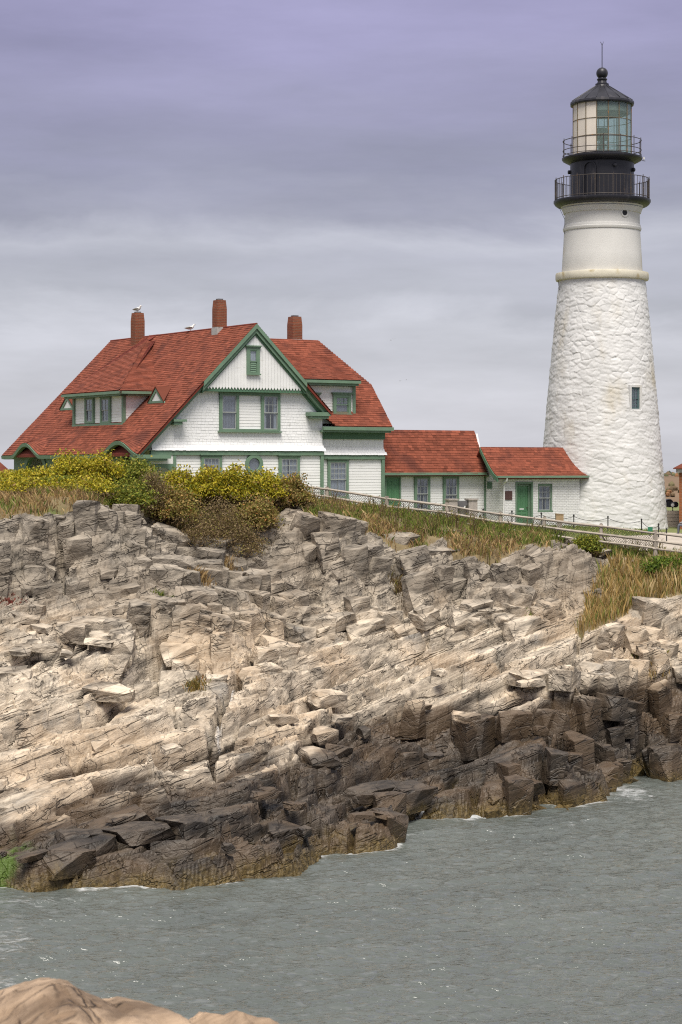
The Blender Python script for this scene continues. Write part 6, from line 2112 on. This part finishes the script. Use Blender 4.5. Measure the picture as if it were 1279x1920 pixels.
# visitor sitting on the steps at the frame edge
def person_seated():
    base = at(1279.5, 1000, 104.0)
    g_ = gz(base.x, base.y)
    root = empty('person', (base.x, base.y, g_), math.radians(75))
    tag(root, 'person in grey jacket sitting low at the foot of the brick building', 'person')
    MB().box(-.3, .3, -.55, -.05, -.1, .36).build('seat_stone', M['granite'], None)
    bm_v = [(0, -.22, .50), (0, -.24, .68), (0, -.20, .90), (0, -.17, 1.0), (0, -.14, 1.08), (0, -.12, 1.18), (0, -.12, 1.27),
            (-.10, -.20, .47), (-.13, .18, .50), (-.13, .20, .08), (-.13, .30, .04), (.10, -.20, .47), (.13, .18, .50), (.13, .20, .08), (.13, .30, .04),
            (-.19, -.20, .95), (-.25, -.14, .70), (-.14, .10, .58), (-.10, .16, .56), (.19, -.20, .95), (.25, -.14, .70), (.14, .10, .58), (.10, .16, .56)]
    ed = [(0, 1), (1, 2), (2, 3), (3, 4), (4, 5), (5, 6), (0, 7), (7, 8), (8, 9), (9, 10), (0, 11), (11, 12), (12, 13), (13, 14), (2, 15), (15, 16), (16, 17), (17, 18), (2, 19), (19, 20), (20, 21), (21, 22)]
    rad = [.15, .15, .16, .09, .055, .095, .085, .10, .075, .05, .04, .10, .075, .05, .04, .075, .055, .04, .03, .075, .055, .04, .03]
    me = bpy.data.meshes.new('body'); me.from_pydata(bm_v, ed, [])
    o = mobj('body', me, root)
    sm = o.modifiers.new('skin', 'SKIN'); o.modifiers.new('sub', 'SUBSURF').levels = 2
    sk = me.skin_vertices[0].data
    for i, r_ in enumerate(rad): sk[i].radius = (r_, r_ * .85)
    sk[0].use_root = True
    m = bpy.data.materials.new('grey_clothes_and_skin')
    n, l = nodes_of(m)
    tc = n.new('ShaderNodeTexCoord'); s_ = n.new('ShaderNodeSeparateXYZ'); l.new(tc.outputs['Object'], s_.inputs[0])
    rp = n.new('ShaderNodeValToRGB'); rp.color_ramp.interpolation = 'CONSTANT'
    rp.color_ramp.elements[0].color = (.10, .11, .14, 1)
    e = rp.color_ramp.elements[1]; e.position = .44; e.color = (.34, .34, .35, 1)
    e = rp.color_ramp.elements.new(.79); e.color = (.45, .25, .17, 1)
    mr = n.new('ShaderNodeMapRange'); mr.inputs['From Max'].default_value = 1.35
    l.new(s_.outputs['Z'], mr.inputs['Value']); l.new(mr.outputs[0], rp.inputs[0]); l.new(rp.outputs[0], n['Principled BSDF'].inputs['Base Color'])
    me.materials.append(m)
    hm = mat('auburn_hair', (.22, .09, .03), .7, .2, 20)
    MB().lathe([(max(.002, .105 * math.sin(math.pi * i / 10)), 1.26 - .115 * math.cos(math.pi * i / 10)) for i in range(3, 11)], 14, c=(0, -.135)).build('hair', hm, root, smooth=True)
    return root
person_ = person_seated()
for o in list(col.objects):
    if o.name.startswith('seat_stone'):
        o.location = person_.location; o.rotation_euler = person_.rotation_euler
        o.name = 'stone_block'
        tag(o, 'low grey granite block that the person in grey sits on', 'block')

# ------------------------------------------------------------------ gulls
def gull(label, pos, rz, s=1.0):
    root = empty('gull', pos, rz)
    tag(root, label, 'gull')
    pts = [(-.26, 0, .10), (-.20, 0, .115), (-.08, 0, .13), (.04, 0, .15), (.12, 0, .19), (.155, 0, .25), (.175, 0, .30), (.20, 0, .315), (.235, 0, .305)]
    rr_ = [.02, .045, .085, .095, .075, .05, .050, .042, .015]
    MB(lambda a, n, z: (a * s, n * s, z * s)).tube(pts, rr_, 10).build('body', M['gull_white'], root, smooth=True)
    MB(lambda a, n, z: (a * s, n * s, z * s)).tube([(.225, 0, .305), (.27, 0, .300), (.295, 0, .288)], [.014, .011, .003], 6).build('beak', M['sand_wood'], root)
    for sg_ in (-1, 1):
        MB(lambda a, n, z: (a * s, n * s, z * s)).tube([(.09, sg_ * .07, .17), (-.05, sg_ * .095, .165), (-.20, sg_ * .05, .14), (-.33, sg_ * .02, .12)], [.03, .05, .035, .006], 6).build('wing', M['gull_grey'], root, smooth=True)
        MB(lambda a, n, z: (a * s, n * s, z * s)).tube([(.0, sg_ * .03, .08), (.0, sg_ * .03, .0), (.03, sg_ * .03, -.002)], .009, 5).build('leg', M['sand_wood'], root)
    return root
c1 = HF.world(ch1[0], ch1[1], ch1[2] + .07)
gull('gull perched upright on top of the brick chimney', c1, math.radians(-25), .95)
vg_ = HF.onu(357, 624, uP)[0]
gp = HF.world(uP, vg_, zP + .05)
gull('gull resting on the red ridge between two chimneys', gp, math.radians(8), .95)
for i, (px, py) in enumerate(((733, 638), (738.5, 635.5), (750.5, 714.5), (762, 712.5))):
    Y = 900.0
    p = at(px, py, Y)
    mb = MB()
    mb.tube([(-.2, 0, 0), (0, 0, .02), (.25, 0, 0)], [.02, .09, .02], 6)
    mb._add([(-.08, -.05, .03), (.10, -.05, .03), (.05, -.42, .20), (-.08, -.42, .20), (-.10, -.85, .10), (.0, -.80, .11)], [(0, 1, 2, 3), (3, 2, 5, 4)])
    mb._add([(-.08, .05, .03), (.10, .05, .03), (.05, .42, .20), (-.08, .42, .20), (-.10, .85, .10), (.0, .80, .11)], [(3, 2, 1, 0), (4, 5, 2, 3)])
    o = mb.build('flying_gull', M['gull_grey'])
    o.location = p; o.rotation_euler = (0, 0, .4 + i)
    tag(o, 'tiny dark gull gliding far off in the grey sky', 'gull', 'gulls flying far behind the house')

# ------------------------------------------------------------------ far shore
hx = np.linspace(30, 240, 60); hy = np.linspace(400, 560, 14)
hgx, hgy = np.meshgrid(hx, hy)
hz_ = 10.0 * sstep(398, 470, hgy) + 2.5 * (fbm(hgx * .03, hgy * .03, 3, 500) - .5) - 1.0
ii = np.arange(hgx.size).reshape(hgx.shape)
hq = np.stack([ii[:-1, :-1], ii[:-1, 1:], ii[1:, 1:], ii[1:, :-1]], -1).reshape(-1, 4)
mobj('far_hill', mesh_np('far_hill', np.c_[hgx.ravel(), hgy.ravel(), hz_.ravel()], hq, mat('far_hill_scrub', (.16, .11, .07), .95, .3, .08), True), kind='structure')
V_, F_, C_ = [], [], []
hr = np.random.default_rng(9)
ico = [(0, 0, 1), (.89, 0, .45), (.28, .85, .45), (-.72, .53, .45), (-.72, -.53, .45), (.28, -.85, .45), (.72, .53, -.45), (-.28, .85, -.45), (-.89, 0, -.45), (-.28, -.85, -.45), (.72, -.53, -.45), (0, 0, -1)]
icf = [(0, 1, 2), (0, 2, 3), (0, 3, 4), (0, 4, 5), (0, 5, 1), (1, 6, 2), (2, 7, 3), (3, 8, 4), (4, 9, 5), (5, 10, 1), (2, 6, 7), (3, 7, 8), (4, 8, 9), (5, 9, 10), (1, 10, 6), (6, 11, 7), (7, 11, 8), (8, 11, 9), (9, 11, 10), (10, 11, 6)]
ico = np.array(ico)
pal = np.array([(.17, .10, .05), (.13, .09, .05), (.20, .10, .045), (.08, .085, .04), (.14, .12, .06), (.05, .06, .035)])
for i in range(2600):
    x = hr.uniform(40, 220); y = hr.uniform(402, 520)
    z = 10.0 * float(sstep(398, 470, np.array([y]))[0]) - 1
    s_ = hr.uniform(.35, .85)
    V_.append(ico * np.array([s_, s_, s_ * hr.uniform(.8, 1.5)]) * hr.uniform(.8, 1.2, (12, 1)) + np.array([x, y, z + .3]))
    F_.append(np.array(icf) + 12 * i); C_.append(np.tile(pal[hr.integers(6)], (12, 1)))
wd = mobj('far_woodland', mesh_np('far_woodland', np.concatenate(V_), np.concatenate(F_), M['far_wood'], False, colr=np.concatenate(C_)), kind='stuff')
tag(wd, 'distant shore wooded in brown and rust autumn colours beyond the tower', 'woodland')

# ------------------------------------------------------------------ foliage
PAL = {
    'yellow': [((.290, .235, .016), 4), ((.215, .200, .016), 4), ((.350, .290, .045), 2), ((.100, .115, .014), 2.0), ((.21, .13, .05), .5)],
    'green': [((.115, .140, .020), 4), ((.170, .175, .025), 3), ((.070, .085, .016), 3), ((.25, .21, .04), 1.2)],
    'olive': [((.190, .140, .050), 4), ((.135, .115, .032), 3), ((.25, .17, .06), 2.5), ((.12, .13, .022), 2.2), ((.21, .10, .03), 1)],
    'brown': [((.130, .090, .045), 4), ((.185, .135, .070), 3), ((.085, .062, .032), 3), ((.15, .13, .035), 1.5)],
    'leafy': [((.085, .130, .016), 4), ((.130, .170, .025), 3), ((.050, .080, .014), 3)],
    'red': [((.14, .03, .025), 4), ((.20, .06, .04), 2), ((.09, .05, .03), 2)],
}
def pick_cols(kind, n_, r):
    cs = np.array([c for c, w in PAL[kind]]); ws = np.array([w for c, w in PAL[kind]], float); ws /= ws.sum()
    c = cs[r.choice(len(cs), n_, p=ws)]
    return c * r.uniform(.75, 1.3, (n_, 1)) * 1.45
def leaf_cloud(P, size, cols, r, up=.35):
    """one small folded leaf (two triangles' worth of quad) per point"""
    n_ = len(P)
    d = r.normal(size=(n_, 3)); d[:, 2] += up; d /= np.linalg.norm(d, axis=1)[:, None]
    t = r.normal(size=(n_, 3)); t -= (t * d).sum(1)[:, None] * d; t /= np.linalg.norm(t, axis=1)[:, None]
    b = np.cross(d, t)
    s = size * r.uniform(.6, 1.35, (n_, 1))
    q = np.stack([P - t * s * .5, P + b * s * .30 + d * s * .06, P + t * s * .5, P - b * s * .30 + d * s * .06], 1).reshape(-1, 3)
    f = np.arange(n_ * 4).reshape(-1, 4)
    return q, f, np.repeat(cols, 4, 0)
def shrub(px, py_top, w_px, Y, kind, label, nleaf=3600, lower='brown', seed=0, depth=1.0, name='shrub', group=None, leaf=.085):
    r = np.random.default_rng(1000 + seed)
    x = (px - CX) * Y / F
    g_ = gz(x, Y)
    hgt = 11.5 - (py_top - 11 - 875) * Y / F - g_
    w = w_px * Y / F * .56
    root = empty(name, (x, Y, g_))
    tag(root, label, 'shrub', group)
    # sprays: clumps gathered on several lobes
    nl = 58
    u_ = r.normal(size=(nl, 3)); u_ /= np.linalg.norm(u_, axis=1)[:, None]
    u_[:, 2] = np.abs(u_[:, 2]) * 1.0 - .25
    lob = u_ * np.array([w * .85, w * depth * .8, hgt * .62]) * r.uniform(.5, 1.12, (nl, 1)) + np.array([0, 0, hgt * .38])
    ci = r.integers(nl, size=nleaf)
    P = lob[ci] + r.normal(size=(nleaf, 3)) * np.array([.15, .15, .12]) * (.6 + .5 * w)
    P[:, 2] = np.clip(P[:, 2], .03, hgt * 1.04)
    cols = pick_cols(kind, nleaf, r)
    lowm = (P[:, 2] < hgt * (.22 + .14 * r.random(nleaf)))
    cols[lowm] = pick_cols(lower, int(lowm.sum()), r)
    lt = .85 + .35 * hash2(ci.astype(float), np.full(nleaf, 2.0), seed)
    cols = cols * lt[:, None]
    q, f, c = leaf_cloud(P, leaf, cols, r)
    mobj('foliage', mesh_np('foliage', q, f, M['leaf'], False, colr=c), root)
    mb = MB()
    for i in range(9):
        e_ = lob[r.integers(nl)]
        b_ = np.array([r.uniform(-.2, .2) * w, r.uniform(-.2, .2) * w, -.1])
        m_ = (b_ + e_) / 2 + np.array([r.uniform(-.1, .1), r.uniform(-.1, .1), .1])
        mb.tube([tuple(b_), tuple(m_), tuple(e_)], [.022, .015, .006], 5)
    mb.build('stems', M['stem'], root)
    return root
GS = 'shrubs along the clifftop fence in front of the house'
SH = [(-40, 892, 110, 85.0, 'olive', 'olive and tan scrub at the left end of the clifftop'),
      (22, 894, 95, 84.4, 'yellow', 'pale yellow shrub below the far left porch arch'),
      (78, 880, 95, 84.5, 'yellow', 'yellow green shrub under the left porch arch'),
      (136, 856, 100, 85.0, 'yellow', 'tall yellow green shrub hiding the porch between its arches'),
      (196, 853, 95, 85.2, 'yellow', 'tallest yellow green shrub under the right porch arch'),
      (255, 864, 100, 85.4, 'green', 'rounded olive green shrub covering the porch corner'),
      (292, 892, 70, 83.6, 'brown', 'grey brown dry shrub in front of the porch side arch'),
      (338, 884, 90, 85.8, 'yellow', 'yellow green shrub below the first ground floor window'),
      (392, 880, 80, 86.2, 'yellow', 'yellow green shrub between ground floor window and round window'),
      (434, 877, 80, 86.4, 'yellow', 'bright yellow green shrub left of the round window'),
      (492, 880, 84, 86.6, 'yellow', 'rounded yellow green shrub just right of the round window'),
      (548, 896, 66, 87.0, 'olive', 'thin brown weedy shrub where the fence rails emerge'),
      (50, 908, 150, 82.4, 'yellow', 'low spreading yellow olive brush above the left crag'),
      (160, 905, 120, 82.6, 'yellow', 'low yellow green brush above the tall left crag edge'),
      (240, 908, 100, 82.8, 'green', 'dark olive brush under the tall yellow green shrubs'),
      (330, 922, 100, 83.6, 'olive', 'dry olive brush spilling down beside the crag'),
      (410, 940, 110, 83.6, 'brown', 'dry russet brush spilling over the rock below the round window'),
      (480, 935, 90, 84.6, 'olive', 'tan brush at the right end of the yellow shrubs'),
      (112, 905, 100, 83.6, 'green', 'olive green shrub below the tall yellow green one'),
      (452, 985, 90, 83.0, 'brown', 'rust tinged brush hanging lowest over the rock'),
      (380, 985, 90, 82.6, 'brown', 'brown brush hanging beside the golden tuft ledge'),
      (1240, 1056, 76, 86.4, 'leafy', 'fresh green shrub beside the fence post by the reeds'),
      (1292, 1050, 80, 86.8, 'leafy', 'fresh green shrub at the right edge of the bank'),
      (1100, 1012, 50, 87.6, 'green', 'small dark green shrub under the fence before the path')]
for i, (px, pt, w, Y, kd, lb) in enumerate(SH):
    shrub(px, pt, w, Y, kd, lb, 6500 if pt < 900 else 4200, lower='brown' if kd != 'leafy' else 'leafy', seed=i, group=None, leaf=.11 if kd != 'brown' else .07)

# grass blades in one mesh per stand
def blades(P, hgt, cols, r, wid=.012, lean=.5):
    n_ = len(P)
    az = r.uniform(0, 2 * math.pi, n_)
    ln = r.uniform(.1, 1, n_) * lean
    d = np.stack([np.cos(az) * ln, np.sin(az) * ln, np.ones(n_)], 1)
    s = np.stack([-np.sin(az + r.normal(0, .8, n_)), np.cos(az), np.zeros(n_)], 1) * wid * r.uniform(.7, 1.5, (n_, 1))
    m_ = P + d * hgt[:, None] * .55 * np.array([.6, .6, 1])
    t_ = P + d * hgt[:, None] * np.array([1.25, 1.25, .95])
    q = np.stack([P - s, P + s, m_ + s * .8, t_, m_ - s * .8], 1).reshape(-1, 3)
    f = np.arange(n_ * 5).reshape(-1, 5)
    return q, f, np.repeat(cols, 5, 0)

gr = np.random.default_rng(77)
# bank grass
N = 130000
gx_ = gr.uniform(-17, 17, N); gy_ = gr.uniform(77, 90.6, N)
mk = grass_mask(gx_, gy_)
zz2 = ground(gx_, gy_)
ppx, ppy = proj(gx_, gy_, zz2)
keep = (mk == 1) & (ppx > -60) & (ppx < 1340)
clump = fbm(gx_ * 1.6, gy_ * 1.6, 3, 600)
keep &= gr.random(N) < sstep(.30, .55, clump) * .9 + .15
gx_, gy_, zz2, ppx, clump = gx_[keep], gy_[keep], zz2[keep], ppx[keep], clump[keep]
tone = fbm(gx_ * .55, gy_ * .9, 3, 610)
near_f = sstep(86.5, 89, gy_) * sstep(600, 760, ppx)
DRY = [((.36, .255, .12), 3), ((.29, .195, .085), 3), ((.22, .145, .065), 3), ((.42, .32, .17), 1.5), ((.15, .10, .05), 2)]
GRN = [((.120, .160, .030), 3), ((.09, .130, .024), 3), ((.18, .190, .05), 2.5), ((.25, .22, .08), 1.0)]
PAL['dry'] = DRY; PAL['grn'] = GRN
cd = pick_cols('dry', len(gx_), gr); cg = pick_cols('grn', len(gx_), gr)
sel = gr.random(len(gx_)) < np.clip(sstep(.45, .60, tone) * .65 + near_f * .80 + .14, 0, .95)
cc = np.where(sel[:, None], cg, cd)
hh = gr.uniform(.14, .42, len(gx_)) * (.7 + .7 * clump)
q, f, c = blades(np.c_[gx_, gy_, zz2 - .02], hh, cc, gr, .014, .6)
o = mobj('bank_grass', mesh_np('bank_grass', q, f, M['blade'], False, colr=c), kind='stuff')
tag(o, 'long dry and green grass covering the clifftop bank below the fence', 'grass')
# taller weeds with seed heads
N = 9000
wx_ = gr.uniform(-16, 14, N); wy_ = gr.uniform(80, 90.2, N)
mk = grass_mask(wx_, wy_)
keep = (mk == 1) & (fbm(wx_ * .9, wy_ * .9, 3, 620) > .50)
wx_, wy_ = wx_[keep], wy_[keep]
wzz = ground(wx_, wy_)
hh = gr.uniform(.35, .85, len(wx_))
q, f, c = blades(np.c_[wx_, wy_, wzz], hh, pick_cols('brown', len(wx_), gr), gr, .012, .3)
lp_ = np.c_[wx_, wy_, wzz][:, None, :] + np.stack([gr.normal(0, .06, (len(wx_), 5)), gr.normal(0, .06, (len(wx_), 5)), hh[:, None] * gr.uniform(.4, 1.0, (len(wx_), 5))], -1)
lp_ = lp_.reshape(-1, 3)
lc = np.where((gr.random(len(lp_)) < .45)[:, None], pick_cols('green', len(lp_), gr), pick_cols('brown', len(lp_), gr))
q2, f2, c2 = leaf_cloud(lp_, .055, lc, gr)
o = mobj('bank_weeds', mesh_np('bank_weeds', q, f, M['blade'], False, colr=c), kind='stuff')
tag(o, 'brown stalks of tall weeds scattered through the bank grass', 'weeds')
o2 = mobj('weed_leaves', mesh_np('weed_leaves', q2, f2, M['leaf'], False, colr=c2), kind='stuff')
tag(o2, 'small leaves and seed heads on the clifftop weeds', 'weeds')
# golden reeds
N = 30000
rx = gr.uniform(8, 16, N); ry = gr.uniform(78, 90, N)
keep = grass_mask(rx, ry) == 2
rx, ry = rx[keep], ry[keep]
rz_ = ground(rx, ry)
hh = gr.uniform(.35, .95, len(rx)) * (.6 + .8 * fbm(rx * 1.1, ry * 1.1, 2, 640))
PAL['gold'] = [((.36, .255, .10), 4), ((.30, .20, .075), 3), ((.44, .34, .18), 3), ((.19, .135, .05), 2.5), ((.15, .165, .04), 2.5)]
q, f, c = blades(np.c_[rx, ry, rz_ - .03], hh, pick_cols('gold', len(rx), gr), gr, .013, .35)
o = mobj('golden_reeds', mesh_np('golden_reeds', q, f, M['blade'], False, colr=c), kind='stuff')
tag(o, 'tall golden dry reeds filling the gully between the crags', 'reeds')
# lawn turf
N = 42000
lx = gr.uniform(-16, 18, N); ly = gr.uniform(90.2, 107, N)
keep = ~(lx > 11.2 + 4.6 * sstep(96.5, 103.5, ly)) & (np.hypot(lx - TCX, ly - TCY) > 3.6)
loc_u = (lx - HF.o[0]) * CT + (ly - HF.o[1]) * ST; loc_v = -(lx - HF.o[0]) * ST + (ly - HF.o[1]) * CT
keep &= ~((loc_v > -.75) & (loc_u > -1.8))
lx, ly = lx[keep], ly[keep]
q, f, c = blades(np.c_[lx, ly, ground(lx, ly) - .01], gr.uniform(.06, .16, len(lx)), pick_cols('grn', len(lx), gr) * 1.1, gr, .014, .7)
o = mobj('lawn_turf', mesh_np('lawn_turf', q, f, M['blade'], False, colr=c), kind='stuff')
tag(o, 'short green turf of the lawn behind the fence', 'grass')
# single tufts growing in the cracks
def tuft(px, py, n_, h, kind, label, spread=.3, flower=False):
    x, y, z = hit(px, py)
    z = gz(x, y)
    r = np.random.default_rng(int(px * 7 + py))
    rad = np.abs(r.normal(0, spread, n_)); a_ = r.uniform(0, 6.28, n_)
    X_, Y_ = x + rad * np.cos(a_), y + rad * np.sin(a_) * .6
    Z_ = ground(X_, Y_)
    q, f, c = blades(np.c_[X_ - x, Y_ - y, Z_ - z - .03], h * r.uniform(.5, 1.1, n_), pick_cols(kind, n_, r), r, .012, .7)
    o = mobj('grass_tuft', mesh_np('grass_tuft', q, f, M['blade'], False, colr=c))
    o.location = (x, y, z)
    tag(o, label, 'grass')
    if True: o['kind'] = 'stuff'
tuft(370, 1092, 420, .55, 'dry', 'golden grass tuft standing on the ledge above the red plants', .28)
tuft(418, 1060, 300, .45, 'dry', 'tan grass tuft at the foot of the dry brush', .35)
tuft(305, 1108, 220, .30, 'grn', 'small green grass tuft in a crack below the left crag', .25)
tuft(388, 1120, 300, .20, 'red', 'low dark red plants trailing along the ledge', .45)
tuft(18, 1125, 260, .16, 'red', 'dull red low plants on the far left slab', .4)
tuft(1222, 1228, 460, .42, 'gold', 'rounded golden grass tuft on the bare right slab', .32)
tuft(1180, 1232, 200, .25, 'gold', 'small thin golden tuft beside the rounded tuft', .25)
tuft(750, 1105, 260, .4, 'brown', 'dark rusty weeds hanging in the cleft of the middle crag', .35)
tuft(1000, 1150, 160, .25, 'grn', 'sparse green tuft below the right crag', .25)
tuft(365, 1275, 240, .32, 'olive', 'olive weeds in the hollow beside the white vein', .25)
